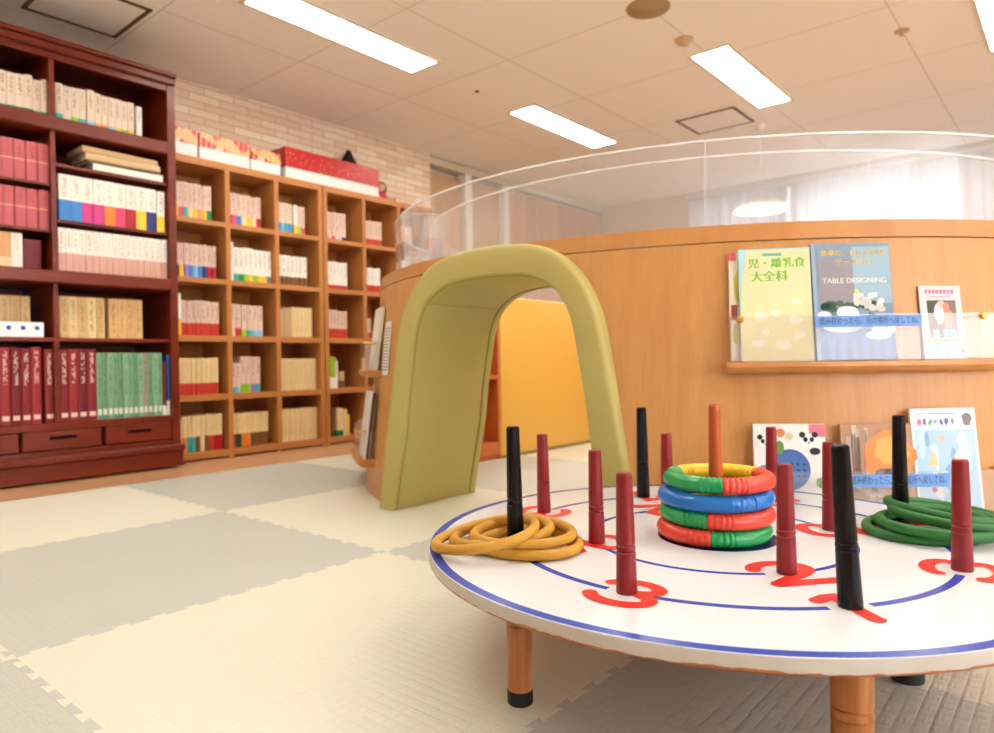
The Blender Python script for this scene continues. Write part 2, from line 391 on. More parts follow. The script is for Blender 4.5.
disc('ceiling_speaker', 3.36, 1.755, [(0, -0.010), (0.095, -0.009), (0.10, -0.006), (0.113, -0.005), (0.116, 0)], flat('speaker_tan', sr(168, 140, 100), 0.6), 'round tan speaker grille in the ceiling at the top edge of the photo', 'speaker')
disc('smoke_detector', 3.83, 1.77, [(0, -0.038), (0.02, -0.036), (0.036, -0.026), (0.042, -0.014), (0.05, -0.012), (0.052, 0)], flat('detector_beige', sr(196, 166, 128), 0.5), 'small domed smoke detector on the ceiling next to a strip light', 'smoke detector')
disc('sprinkler_head', 4.57, 0.79, [(0, -0.03), (0.014, -0.028), (0.012, -0.012), (0.026, -0.01), (0.04, -0.004), (0.042, 0)], flat('detector_beige', sr(196, 166, 128), 0.5), 'small sprinkler head on the ceiling at the upper right', 'sprinkler')
disc('ceiling_nozzle', 3.60, 3.18, [(0, -0.012), (0.012, -0.01), (0.014, 0)], M_bronze, 'tiny dark ceiling nozzle between two strip lights', 'ceiling fitting')
t = empty('pendant_lamp', (5.66, 1.98, ZC)); tag(t, 'flat round white pendant lamp seen through the clear guard', 'pendant lamp')
bm = bmesh.new(); lathe(bm, [(0, -0.675), (0.20, -0.675), (0.20, -0.669), (0, -0.669)], 36); link('diffuser', bm, M_lamp, t, True, auto=40)
bm = bmesh.new(); lathe(bm, [(0.2, -0.669), (0.21, -0.68), (0.213, -0.675), (0.20, -0.648), (0.05, -0.636), (0, -0.635)], 36); link('lamp_shade', bm, M_white, t, True, auto=50)
bm = bmesh.new(); tube(bm, [(0, 0, -0.64), (0, 0, -0.02)], 0.003, 6); link('cord', bm, M_white, t)
bm = bmesh.new(); lathe(bm, [(0, -0.03), (0.03, -0.028), (0.045, 0)], 20); link('canopy', bm, M_white, t, True)

# ------------------------------------------------------------------ foam floor mats
MX, MY, MP = 0.43, 0.655, 0.95
def edge_pts(a, b, seed):
    """dovetail edge shared by both neighbours"""
    a = Vector((*a, 0)); b = Vector((*b, 0)); d = (b-a); L = d.length; d /= L; n = Vector((-d.y, d.x, 0)); out = [a]
    N = 12; s = L/N; dep = 0.011; fl = s*0.07
    for k in range(N):
        c = a+d*(s*(k+0.5)); w = s*0.22
        out += [c-d*(w-fl)-n*dep*0.0, c-d*(w+fl*0.4)+n*dep*1.25, c+d*(w+fl*0.4)+n*dep*1.25, c+d*(w-fl)]
    out.append(b); return [(p.x, p.y) for p in out]
MATS = {  # (col,row): what it lies beside
 (-1, 2): 'farthest left against the wood strip', (0, 2): 'in front of the drawers of the dark bookcase', (1, 2): 'in front of the cube shelves, left of the round enclosure', (2, 2): 'behind the green arch and the enclosure wall, by the cube shelves',
 (-1, 1): 'far left, before the dark bookcase', (0, 1): 'large in the open floor left of the green arch', (1, 1): 'under the left foot of the green arch', (2, 1): 'just inside the green arch',
 (-1, 0): 'cut by the lower left corner of the photo', (0, 0): 'large in the open foreground left of the game table', (1, 0): 'under the far half of the game table', (2, 0): 'under the right foot of the arch inside the enclosure',
 (0, -1): 'under the near legs of the game table', (1, -1): 'under the right half of the game table', (2, -1): 'below the magazine ledges of the enclosure',
 (3, 2): 'under the yellow panel inside the enclosure', (3, 1): 'in the middle of the enclosure floor', (3, 0): 'on the enclosure floor behind the curved wall', (3, -1): 'outside the enclosure at the right', (1, -2): 'at the right edge beyond the game table', (2, -2): 'right of the game table below the ledges', (0, -2): 'in front of the game table outside the photo',
 (4, 2): 'at the far end inside the enclosure', (4, 1): 'far inside the enclosure on the right'}
for (i, j), where in MATS.items():
    x0, y0 = MX+(i-0)*MP, MY+(j-0)*MP; x0 -= 0.0; x1, y1 = x0+MP, y0+MP
    if (i, j) in ((-1, 2), (-1, 1), (-1, 0)): pass
    e1 = edge_pts((x0, y0), (x1, y0), 0); e2 = edge_pts((x1, y0), (x1, y1), 0); e3 = edge_pts((x0, y1), (x1, y1), 0)[::-1]; e4 = edge_pts((x0, y0), (x0, y1), 0)[::-1]
    if j == 2: e3 = [(x1, y1), (x0, y1)]
    pts = e1[:-1]+e2[:-1]+e3[:-1]+e4[:-1]
    bm = bmesh.new(); poly_prism(bm, pts, -0.012, 0.0)
    grey = (i+j) % 2 == 1
    o = link('foam_mat', bm, M_grey if grey else M_cream)
    tag(o, '%s foam floor mat %s' % ('grey' if grey else 'cream', where), 'floor mat', 'interlocking foam floor mats')

# ------------------------------------------------------------------ books
ORD = ['first','second','third','fourth','fifth','sixth','seventh','eighth','ninth','tenth','eleventh','twelfth','thirteenth','fourteenth','fifteenth','sixteenth','seventeenth','eighteenth','nineteenth','twentieth']
def book_mesh(w, h, d, sm):
    """spine towards -Y, origin at bottom left of the spine; cover boards, rounded spine and page block"""
    b = bmesh.new(); t = min(0.0022, w*0.12)
    v = [(0, 0.004), (w*0.12, 0.0012), (w*0.32, 0), (w*0.68, 0), (w*0.88, 0.0012), (w, 0.004), (w, d), (w-t, d), (w-t, 0.008), (t, 0.008), (t, d), (0, d)]
    lo = [b.verts.new((x, y, 0)) for x, y in v]; hi = [b.verts.new((x, y, h)) for x, y in v]; n = len(v)
    for i in range(n): b.faces.new((lo[i], lo[(i+1)%n], hi[(i+1)%n], hi[i]))
    for L_ in (lo, hi):
        b.faces.new([L_[i] for i in (0,1,2,3,4,5,8,9)]); b.faces.new([L_[i] for i in (5,6,7,8)]); b.faces.new([L_[i] for i in (9,10,11,0)])
    p = bmesh.new(); box(p, (t, 0.008, 0.003), (w-t, d-0.003, h-0.003)); merge(b, p, 1)
    return b
BOOKS = 0
def row(x0, y, z0, specs, where, group, kind='paperback', depth=0.14, right_lean=False):
    """specs: list of (width, height, material, look[, gap])"""
    global BOOKS
    x = x0
    for k, s in enumerate(specs):
        w, h, mt, look = s[:4]; x += s[4] if len(s) > 4 else 0.0006
        bm = book_mesh(w, h, depth, mt)
        o = link('book', bm, [mt, M_page], None, False, (x, y+random.uniform(0, 0.006), z0))
        tag(o, '%s %s, %s from left %s' % (look, kind, ORD[k], where), 'book', group)
        x += w; BOOKS += 1
    return x
IVORY = sr(226, 204, 178); PINKW = sr(222, 190, 170); WHITE = sr(238, 230, 216); CREAM = sr(232, 206, 150); TAN = sr(196, 164, 120); INK = sr(110, 80, 64)
C = dict(yellow=sr(238, 196, 60), pink=sr(220, 70, 110), teal=sr(70, 170, 160), green=sr(20, 130, 70), cream=sr(236, 204, 150), orange=sr(230, 130, 40), blue=sr(60, 130, 200), navy=sr(36, 46, 110), crimson=sr(176, 26, 46), red=sr(196, 56, 36), lilac=sr(150, 120, 190), lime=sr(150, 196, 40), brown=sr(120, 80, 44), black=sr(24, 20, 20), white=sr(244, 238, 226), sky=sr(130, 190, 220), magenta=sr(204, 60, 130), grey=sr(120, 120, 130), peach=sr(226, 150, 110), dkgreen=sr(20, 84, 50))
def bands(base, names, w, h, frac=0.28, ink=INK, basename='pale', jit=0.004):
    out = []
    for n in names:
        hh = h+random.uniform(-jit, jit)
        if n is None: out.append((w, hh, spine(base, ink=ink, lo=0.35), basename+' plain'))
        else: out.append((w, hh, spine(base, C[n], frac, ink, lo=max(0.45, frac+0.12)), '%s and %s' % (basename, n)))
    return out

# ------------------------------------------------------------------ cube shelves
def cube_shelf(x0, xs, lab):
    t = empty('cube_bookshelf', (x0, 4.08, -0.012)); tag(t, lab, 'bookshelf', 'light wood cube shelves')
    W_ = xs[-1]+0.033; D = 0.33; H_ = 1.83; th = 0.033
    for k, x in enumerate(xs):
        b = bmesh.new(); box(b, (x, 0, 0), (x+th, D-0.012, H_), 0.002, 0, 1); link('side_panel' if k in (0, len(xs)-1) else 'divider', b, M_cube_wood, t)
    for z0, z1 in ((0.012, 0.052), (0.362, 0.398), (0.722, 0.758), (1.076, 1.108), (1.432, 1.462), (1.787, 1.83)):
        for a, c in zip(xs, xs[1:]):
            b = bmesh.new(); box(b, (a+th, 0.001, z0), (c, D-0.012, z1)); link('shelf', b, M_cube_wood2, t)
    b = bmesh.new(); box(b, (0, D-0.012, 0), (W_, D, H_)); link('back_panel', b, M_cube_wood, t)
M_cube_wood2 = wood('cube_shelf_wood_flat', sr(174, 110, 54), sr(204, 138, 76), 0.42, 'x', 16)
XA, XB = 1.895, 2.968
cube_shelf(XA, [0.0, 0.345, 0.690, 1.036], 'light wood cube shelf of three columns next to the dark bookcase')
cube_shelf(XB+0.004, [0.0, 0.345, 0.690, 1.036], 'light wood cube shelf partly hidden behind the round enclosure')
ZS = [1.45, 1.096, 0.746, 0.386, 0.040]              # shelf tops, from the top row down
def cell(c): return (XA+0.033+0.345*c) if c < 3 else (XB+0.037+0.345*(c-3))
COLN = ['first', 'second', 'third', 'fourth', 'fifth', 'sixth']; ROWN = ['top', 'second', 'middle', 'fourth', 'bottom']
def cube(c, r, specs, dx=0.006, dy=0.035, depth=0.15, kind='paperback'):
    row(cell(c)+dx, 4.08+dy, ZS[r], specs, 'in %s row, %s cube column' % (ROWN[r], COLN[c]), 'books in the %s row, %s cube column' % (ROWN[r], COLN[c]), kind, depth)
B = bands
cube(0, 0, B(PINKW, ['yellow','pink','teal','cream','yellow','peach','yellow','green'], 0.029, 0.215, 0.3))
cube(1, 0, B(PINKW, ['crimson'], 0.022, 0.205, 0.3)+B(PINKW, ['pink','blue','cream','yellow','cream','crimson'], 0.034, 0.20, 0.32))
cube(2, 0, B(IVORY, ['blue','sky','teal','blue'], 0.03, 0.20, 0.33)+[(0.028, 0.20, spine(WHITE, C['yellow'], 0.3, INK), 'white and yellow', 0.012)]+B(PINKW, ['lime','pink'], 0.03, 0.198, 0.25))
cube(3, 0, B(PINKW, ['grey', None, 'pink', None, 'sky', 'black'], 0.03, 0.198, 0.14))
cube(4, 0, B(PINKW, ['red']*6, 0.03, 0.185, 0.27))
cube(5, 0, B(PINKW, ['red','cream','red','crimson','peach'], 0.03, 0.19, 0.27))
cube(0, 1, B(PINKW, ['black','yellow','lilac','blue','sky','blue','navy','crimson','crimson'], 0.0285, 0.205, 0.36))
cube(1, 1, [(0.032, 0.245, spine(WHITE, None, 0, INK), 'tall white')]+B(WHITE, ['teal','green','lime','yellow','lime','yellow','yellow','grey'], 0.033, 0.215, 0.22, INK, 'white'))
cube(2, 1, B(WHITE, ['brown']*7, 0.0325, 0.2, 0.3, INK, 'white'))
cube(3, 1, B(WHITE, ['red']*6, 0.031, 0.2, 0.16, INK, 'white'))
cube(4, 1, B(WHITE, ['red']*5, 0.031, 0.185, 0.3))
cube(5, 1, B(PINKW, ['red','red','brown','red'], 0.031, 0.19, 0.3))
cube(0, 2, [(0.036, 0.25, spine(WHITE, C['yellow'], 0.4, None), 'tall white and yellow')]+B(PINKW, ['red']*8, 0.0295, 0.21, 0.36))
cube(1, 2, [(0.038, 0.205, spine(PINKW, None, 0, INK), 'pale plain'), (0.038, 0.205, spine(PINKW, C['red'], 0.26, INK), 'pale and red')]+[(0.037, 0.2, spine(PINKW, C[n], 0.2, INK), 'pale and '+n, 0.004 if k == 0 else 0.0006) for k, n in enumerate(['lime','teal','sky','sky'])])
cube(2, 2, [(0.032, 0.19, spine(TAN, None), 'tan plain'), (0.07, 0.2, spine(TAN, None), 'broad tan plain')]+[(0.0325, 0.205, spine(CREAM, None, 0, TAN, lo=0.2), 'cream uniform') for _ in range(5)], kind='volume')
cube(3, 2, B(PINKW, ['red']*6, 0.03, 0.198, 0.34))
cube(4, 2, B(PINKW, ['lime','red'], 0.03, 0.15, 0.3))
cube(0, 3, B(CREAM, ['red']*9, 0.029, 0.222, 0.32, TAN, 'cream'))
cube(1, 3, [(0.034, 0.19, spine(PINKW, C['teal'], 0.2, INK), 'pale and teal'), (0.034, 0.19, spine(PINKW, C['sky'], 0.2, INK), 'pale and sky blue'), (0.034, 0.232, spine(PINKW, C['lime'], 0.24, INK), 'taller pale and lime'), (0.034, 0.232, spine(PINKW, C['lime'], 0.24, INK), 'tall pale and lime'), (0.034, 0.23, spine(PINKW, C['lilac'], 0.24, INK), 'tall pale and lilac'), (0.034, 0.23, spine(PINKW, C['teal'], 0.24, INK), 'tall pale and teal')])
cube(2, 3, [(0.037, 0.215, spine(CREAM, None, 0, TAN, lo=0.2), 'cream uniform') for _ in range(8)], dx=0.003, kind='volume')
cube(3, 3, [(0.022, 0.215, spine(C['white'], None), 'white plain'), (0.05, 0.225, spine(C['lime'], C['white'], 0.35, None), 'lime and white'), (0.02, 0.2, spine(WHITE, None, 0, INK), 'white lettered'), (0.045, 0.12, spine(TAN, C['brown'], 0.45, None), 'short tan and brown', 0.012)])
cube(0, 4, [(0.028, 0.2, spine(PINKW, None, 0, INK), 'pale plain')]+B(CREAM, ['orange','teal','teal','brown','cream','brown','red','crimson','crimson'], 0.0275, 0.222, 0.42, TAN, 'cream'))
cube(1, 4, B(CREAM, ['crimson','dkgreen','orange','orange','brown','brown','brown','brown'], 0.032, 0.215, 0.4, TAN, 'cream'))
cube(2, 4, [(0.037, 0.22, spine(CREAM, None, 0, TAN, lo=0.2), 'cream uniform') for _ in range(8)], dx=0.003, kind='volume')
cube(3, 4, [(0.022, 0.22, spine(TAN, None, 0, INK), 'thin tan'), (0.02, 0.2, spine(C['brown'], None), 'thin brown', 0.01), (0.055, 0.2, spine(CREAM, C['green'], 0.2, None), 'thick cream and green', 0.03), (0.03, 0.19, spine(CREAM, None, 0, TAN), 'cream', 0.003), (0.02, 0.15, spine(C['yellow'], None), 'small yellow', 0.004)])

# ------------------------------------------------------------------ dark bookcase
X0, X1, YF = 0.66, 1.875, 3.95
t = empty('dark_bookcase', (X0, YF, -0.012)); tag(t, 'tall dark reddish wood bookcase with drawers filling the left edge', 'bookcase')
def dk(name, a, b, bev=0.003, par=None, lab=None, mt=None):
    q = bmesh.new(); box(q, (a[0]-X0, a[1]-YF, a[2]+0.012), (b[0]-X0, b[1]-YF, b[2]+0.012), bev, 0, 1); o = link(name, q, mt or M_dark_wood, par or t)
    if lab: o['label'] = lab
    return o
YB = 4.44
dk('side_panel', (X1-0.045, YF, 0.0), (X1, YB, 2.189)); dk('side_panel', (X0, YF, 0.0), (X0+0.045, YB, 2.189))
dk('back_panel', (X0+0.045, YB-0.012, 0.0), (X1-0.045, YB, 2.188), 0)
dk('crown_moulding', (X0-0.03, YF-0.03, 2.19), (X1+0.001, YB, 2.215), 0.005); dk('crown_moulding', (X0-0.018, YF-0.018, 2.15), (X1, YF-0.001, 2.189), 0.006)
for z0, z1 in ((0.115, 0.150), (0.25, 0.287), (0.697, 0.716), (1.30, 1.317), (1.583, 1.600)):
    xa = X0+0.046 if z0 not in (1.30, 1.583) else 1.272
    dk('shelf', (xa, YF+(0.0 if z0 < 0.3 else 0.02), z0), (X1-0.046, YB-0.013, z1), 0.002)
for z0, z1 in ((1.243, 1.257), (1.476, 1.489)): dk('shelf', (X0+0.046, YF+0.02, z0), (1.244, YB-0.013, z1), 0.002)
dk('thick_shelf', (X0+0.046, YF-0.03, 0.988), (X1-0.046, YB-0.013, 1.052), 0.006); dk('thick_shelf', (X0+0.046, YF-0.012, 1.755), (X1-0.046, YB-0.013, 1.825), 0.006)
for z0, z1 in ((0.288, 0.696), (0.717, 0.987), (1.053, 1.754), (1.826, 2.188)): dk('divider', (1.246, YF+0.01, z0), (1.27, YB-0.013, z1), 0.002)
dk('plinth', (X0, YF-0.025, 0.0), (X1+0.004, YF-0.001, 0.085), 0.004); dk('plinth_moulding', (X0, YF-0.04, 0.0855), (X1+0.012, YF-0.001, 0.122), 0.008)
dk('frieze', (X0+0.046, YF+0.004, 2.115), (X1-0.046, YF+0.03, 2.188), 0.002)
for x0, x1 in ((0.715, 1.083), (1.097, 1.455), (1.475, 1.822)):
    d = dk('drawer', (x0, YF-0.004, 0.153), (x1, YF+0.3, 0.247), 0.004)
    xc = (x0+x1)/2; dk('handle', (xc-0.062, YF-0.007, 0.205), (xc+0.062, YF-0.0042, 0.222), 0.001, d, 'black strip standing in for the shaded handle recess', M_black); dk('handle', (xc-0.066, YF-0.014, 0.221), (xc+0.066, YF-0.0042, 0.228), 0.002, d)  # black bar paints the shade of the recessed grip, wood lip above
def dark(x0, z0, specs, where, dy=0.05, depth=0.2, kind='book'):
    return row(x0, YF+dy, z0, specs, where, 'books '+where, kind, depth)
RC = 'of dark bookcase right column'; LC = 'of dark bookcase left column'
dark(1.285, 1.825, B(IVORY, ['teal',None,'lime','teal'], 0.036, 0.19, 0.2, INK)+[(0.035, 0.2, spine(IVORY, C['sky'], 0.16, INK), 'pale and sky blue', 0.004)]+B(IVORY, ['peach','orange','sky','yellow','lime','yellow'], 0.033, 0.19, 0.17, INK)+[(0.03, 0.18, spine(WHITE, None, 0, INK), 'white', 0.014)], 'on top shelf '+RC)
dark(0.755, 1.825, B(IVORY, ['sky']*6, 0.034, 0.19, 0.12, INK)+[(0.036, 0.27, spine(CREAM, None, 0, INK, lo=0.1), 'tall cream', 0.006)]+B(IVORY, ['green','teal','green','green','dkgreen','green','green'], 0.036, 0.19, 0.14, INK, jit=0.01), 'on top shelf '+LC)
PINKB = sr(190, 92, 94)
for z, wh in ((1.489, 'upper'), (1.257, 'lower')):
    n = 11
    dark(0.712, z, [(0.0475, 0.198, spine(PINKB, None, 0, sr(170, 50, 60), line=(sr(232, 160, 130), 0.52, 0.014), lo=0.6), 'rose pink', 0.0006 if k < 8 else 0.003) for k in range(n)], 'on %s pink-filled shelf %s' % (wh, LC), 0.04, kind='volume')
dark(1.287, 1.317, [(0.0535, 0.235, spine(WHITE, C[n], 0.45, sr(190, 150, 120)), 'white and '+nm) for n, nm in (('blue','blue'),('blue','blue'),('magenta','pink'),('magenta','magenta'),('orange','orange'),('pink','rose'),('crimson','red'),('yellow','yellow'),('navy','navy'))]+[(0.044, 0.23, spine(WHITE, C['yellow'], 0.4, INK), 'white and yellow', 0.004)], 'below the flat stack '+RC, 0.03)
dark(1.279, 1.052, [(0.0318, 0.225, spine(WHITE, sr(214, 164, 146), 0.44, sr(170, 130, 110)), 'white and faded pink') for _ in range(17)], 'above thick ledge '+RC, 0.03)
dark(0.80, 1.052, [(0.045, 0.17, spine(sr(214, 160, 100), None, 0, INK, lo=0.2), 'tan')]*5+[(0.05, 0.175, spine(sr(216, 160, 104), C['cream'], 0.3, None), 'light orange'), (0.05, 0.175, spine(WHITE, None, 0, TAN), 'white')]+[(0.075, 0.15, spine(sr(110, 20, 30), None), 'dark red', 0.006)], 'above thick ledge '+LC, 0.04)
dark(1.285, 0.716, [(0.043, 0.215, spine(CREAM if k % 2 else sr(214, 176, 120), None, 0, sr(150, 110, 60), lo=0.15), 'tan lettered') for k in range(5)]+[(0.043, 0.215, spine(sr(220, 178, 118), None, 0, sr(150, 110, 60), lo=0.15), 'tan lettered', 0.02 if k == 0 else 0.0006) for k in range(4)], 'above green volumes '+RC, 0.05)
dark(0.83, 0.716, [(0.043, 0.21, spine(sr(222, 186, 130), None, 0, sr(170, 130, 80), lo=0.15), 'tan') for _ in range(8)], 'above maroon volumes '+LC, 0.12)
MAR = [sr(132, 20, 28), sr(150, 34, 34), sr(112, 14, 24)]
def maroon(k): return (0.043, 0.375+random.uniform(-0.006, 0.006), spine(MAR[k % 3], None, 0, sr(236, 206, 196), (sr(232, 196, 180), 0.09, 0.03), None, 0.95, 0.52), 'maroon', 0.0006)
dark(0.715, 0.287, [maroon(k) for k in range(11)]+[(0.043, 0.37, spine(MAR[0], None, 0, sr(236, 206, 196), (sr(232, 196, 180), 0.09, 0.03), None, 0.95, 0.52), 'maroon', 0.014)], 'on lowest shelf '+LC, 0.03, 0.25, 'volume')
GRN = [sr(122, 166, 128), sr(108, 152, 116), sr(134, 176, 138)]
sp = [maroon(k) for k in range(4)]
for k in range(13):
    g = GRN[k % 3] if k != 9 else sr(160, 144, 120)
    sp.append((0.0253 if k % 2 else 0.0262, 0.352, spine(g, None, 0, sr(40, 84, 60), (sr(220, 220, 200), 0.11, 0.045), None, 0.93, 0.35), 'sage green' if k != 9 else 'greyish brown', 0.0006))
sp += [(0.018, 0.30, spine(sr(120, 34, 30), C['white'], 0.18, None), 'thin brick red', 0.004), (0.014, 0.34, spine(sr(30, 90, 160), C['white'], 0.24, None), 'thin blue', 0.004)]
dark(1.275, 0.287, sp, 'on lowest shelf '+RC, 0.03, 0.25, 'volume')
# books lying flat above the coloured row
z = 1.600
for k, (w, h, col, lab) in enumerate(((0.36, 0.038, WHITE, 'white book lying lowest of the flat stack in the dark bookcase'), (0.40, 0.014, sr(120, 96, 60), 'thin dark edged book lying second from the bottom of the flat stack'), (0.38, 0.036, sr(206, 176, 130), 'tan book lying second from the top of the flat stack'), (0.39, 0.034, sr(196, 160, 112), 'tan book lying topmost of the flat stack in the dark bookcase'))):
    bm = book_mesh(h-0.001, w, 0.22, None); o = link('book', bm, [flat('flat_cover_%d' % k, col, 0.5), M_page])
    o.rotation_euler = (0, rad(90), rad((-1, 2, -1.5, 1)[k])); o.location = ((1.45, 1.43, 1.415, 1.40)[k], YF+0.03, z+h-0.001); z += h; tag(o, lab, 'book', 'flat stack of books')
# white box with blue dots
t = empty('tissue_box', (1.085, YF+0.055, 0.716)); tag(t, 'white box with blue dots in front of tan books in the dark bookcase', 'box')
bm = bmesh.new(); box(bm, (-0.12, -0.04, 0), (0.12, 0.04, 0.075), 0.004); link('carton', bm, flat('carton_white', sr(236, 236, 236), 0.5), t)
for x in (-0.09, -0.03, 0.03, 0.09):
    bm = bmesh.new(); lathe(bm, [(0, 0), (0.011, 0), (0.011, 0.0006), (0, 0.0006)], 14, 0, Matrix.Translation((x, -0.0402, 0.045)) @ Matrix.Rotation(rad(90), 4, 'X'))
    link('printed_dot', bm, flat('dot_blue', sr(30, 90, 180), 0.5), t)

# ------------------------------------------------------------------ things on top of the cube shelves
ZT = 1.818
def m_paper(name, a, b, sc):
    m = NT(name); v = m.coord(); n = m.n('ShaderNodeTexVoronoi', {'Vector': v, 'Scale': sc}).outputs[0]; w = m.n('ShaderNodeTexWave', {'Vector': v, 'Scale': 9.0, 'Distortion': 3.0}).outputs[1]
    vc = m.sep(m.n('ShaderNodeTexVoronoi', {'Vector': v, 'Scale': 11.0}).outputs[1]); pat = m.mix(m.math('GREATER_THAN', vc[0], 0.62), a, b); pat = m.mix(m.math('GREATER_THAN', vc[1], 0.8), pat, sr(236, 206, 170)); pat = m.mix(m.math('MULTIPLY', m.math('GREATER_THAN', w, 0.7), 0.5), pat, sr(236, 190, 140))
    m.base(m.mix(m.math('LESS_THAN', n, 0.22), a, b) if sc > 20 else pat, 0.3, 0.5); return m.m
M_redgold = m_paper('red_gold_paper', sr(190, 20, 30), sr(214, 150, 60), 45); M_pattern = m_paper('patterned_paper', sr(206, 52, 52), sr(218, 176, 116), 8)
def gift_box(x0, x1, h0, h1, mat, lab, ang=0.0, y0=4.12, d=0.24):
    t = empty('gift_box', ((x0+x1)/2, y0+d/2, ZT), ang); tag(t, lab, 'box', 'boxes on top of the cube shelves'); w = (x1-x0)/2
    b = bmesh.new(); box(b, (-w+0.004, -d/2+0.004, 0), (w-0.004, d/2-0.004, h1-0.01), 0.003); link('box_base', b, M_white, t)
    b = bmesh.new(); box(b, (-w, -d/2, h0), (w, d/2, h1), 0.004); link('box_lid', b, mat, t)
gift_box(1.90, 2.095, 0.085, 0.175, M_pattern, 'white box with a red and tan patterned lid beside the dark bookcase')
gift_box(2.10, 2.44, 0.085, 0.170, M_pattern, 'wide white box with a patterned lid, middle one of the low boxes')
gift_box(2.445, 2.668, 0.08, 0.155, M_pattern, 'white box with a patterned lid touching the long red box')
gift_box(2.70, 3.52, 0.085, 0.222, M_redgold, 'long glossy red box with gold dots on a white base', 0.0)
bm = bmesh.new(); lathe(bm, [(0, 0), (0.085, 0), (0.09, 0.20), (0.075, 0.245), (0.045, 0.28), (0.018, 0.315), (0, 0.32)], 20)
tag(link('pointed_hat', bm, flat('black_felt', (0.01, 0.01, 0.01), 0.8), None, True, (3.46, 4.405-0.0, ZT)), 'black pointed hat standing behind the long red box', 'hat')
bpy.data.objects['pointed_hat'].location.y = 4.30+0.0
bpy.data.objects['pointed_hat'].scale = (1.0, 0.42, 1.3); bpy.data.objects['pointed_hat'].location = (3.455, 4.40, ZT)
t = empty('rag_doll', (3.62, 4.22, ZT)); tag(t, 'small rag doll with brown hair and pink dress at the end of the red box', 'doll')
bm = bmesh.new(); lathe(bm, [(0, 0), (0.045, 0.0), (0.05, 0.02), (0.03, 0.07), (0.018, 0.085), (0.012, 0.09), (0.02, 0.096), (0.032, 0.112), (0.034, 0.13), (0.026, 0.15), (0, 0.158)], 18)
tube(bm, [(0.02, 0, 0.07), (0.06, -0.02, 0.045), (0.08, -0.05, 0.03)], [0.01, 0.009, 0.008], 8); tube(bm, [(-0.02, 0, 0.07), (-0.045, -0.03, 0.04), (-0.05, -0.05, 0.02)], [0.01, 0.009, 0.008], 8)
link('body', bm, flat('doll_cloth', sr(222, 176, 140), 0.8), t, True)
bm = bmesh.new(); lathe(bm, [(0.062, 0.001), (0.054, 0.022), (0.034, 0.072), (0.022, 0.086)], 18); tube(bm, [(0.03, -0.05, 0.012), (0.09, -0.06, 0.012), (0.15, -0.07, 0.012)], [0.013, 0.011, 0.01], 8); tube(bm, [(0.04, -0.03, 0.016), (0.09, -0.03, 0.025), (0.13, -0.02, 0.05)], [0.012, 0.01, 0.009], 8); link('dress', bm, flat('pink_cloth', sr(214, 60, 100), 0.8), t, True)
bm = bmesh.new(); lathe(bm, [(0.037, 0.108), (0.040, 0.125), (0.036, 0.148), (0.02, 0.163), (0, 0.167)], 14)
for k in range(10): a = 2*PI*k/10; tube(bm, [(0.03*math.cos(a), 0.03*math.sin(a)+0.006, 0.15), (0.044*math.cos(a), 0.044*math.sin(a)+0.008, 0.125), (0.045*math.cos(a), 0.045*math.sin(a)+0.01, 0.085)], [0.012, 0.013, 0.008], 8)
bmesh.ops.delete(bm, geom=[v for v in bm.verts if v.co.y < -0.02 and v.co.z < 0.14], context='VERTS'); link('hair', bm, flat('doll_hair', sr(140, 84, 36), 0.8), t, True)

# ------------------------------------------------------------------ round enclosure
CX, CY, R0, K, HT = 3.43, 1.50, 1.72, 0.0947, 0.95
def Rw(z): return R0-K*z
def cp(th, z, off=0.0, R=None):
    r = (Rw(z) if R is None else R)+off; return (CX+r*math.cos(th), CY+r*math.sin(th), z)
AY = 1.548                                            # arch axis
OUT = [(0.570, 0.0), (0.548, 0.15), (0.520, 0.30), (0.492, 0.45), (0.468, 0.58), (0.440, 0.70), (0.400, 0.79), (0.350, 0.855), (0.270, 0.915), (0.170, 0.945), (0.080, 0.954), (0.0, 0.956)]
INN = [(0.478, 0.0), (0.448, 0.15), (0.412, 0.30), (0.392, 0.45), (0.368, 0.58), (0.345, 0.69), (0.308, 0.765), (0.262, 0.805), (0.198, 0.835), (0.130, 0.848), (0.060, 0.853), (0.0, 0.854)]
def halfw(z):
    for (w0, z0), (w1, z1) in zip(OUT, OUT[1:]):
        if z0 <= z <= z1: return w0+(w1-w0)*(z-z0)/(z1-z0)
    return 0.02
E0 = empty('round_enclosure', (CX, CY, 0)); tag(E0, 'round maple-panelled play enclosure with clear guard on top', 'enclosure')
def enc(name, bm, m, smooth=True, par=None, lab=None, auto=35):
    for v in bm.verts: v.co.x -= CX; v.co.y -= CY
    o = link(name, bm, m, par or E0, smooth, auto=auto)
    if lab: o['label'] = lab
    return o
def th_gap(z, off=0.0, shr=0.035):
    w = max(0.03, halfw(z)-shr); r = Rw(z)+off
    return PI-math.asin((AY+w-CY)/r), PI+math.asin((CY-(AY-w))/r)
def wall_piece(name, zs, m, oo=0.0, ii=-0.02, lab=None):
    b = bmesh.new(); NU = 161; zs = list(zs)
    def S_(off):
        def P(i, j):
            z = zs[j]; tl, tr = th_gap(z); u = i/(NU-1); return cp(tr+(tl+2*PI-tr)*u, z, off)
        return P
    slab_grid(b, S_(oo), S_(ii), NU, len(zs)); return enc(name, b, m, lab=lab)
wall_piece('curved_wall', [0.05+0.848*k/14 for k in range(15)], M_wall_wood)
wall_piece('top_band', [0.901+0.049*k/4 for k in range(5)], M_band_wood, 0.002)
wall_piece('base_band', [0.0, 0.02, 0.047], M_band_wood, -0.002)
bm = bmesh.new()                                       # top ring
tl, tr = th_gap(0.78)
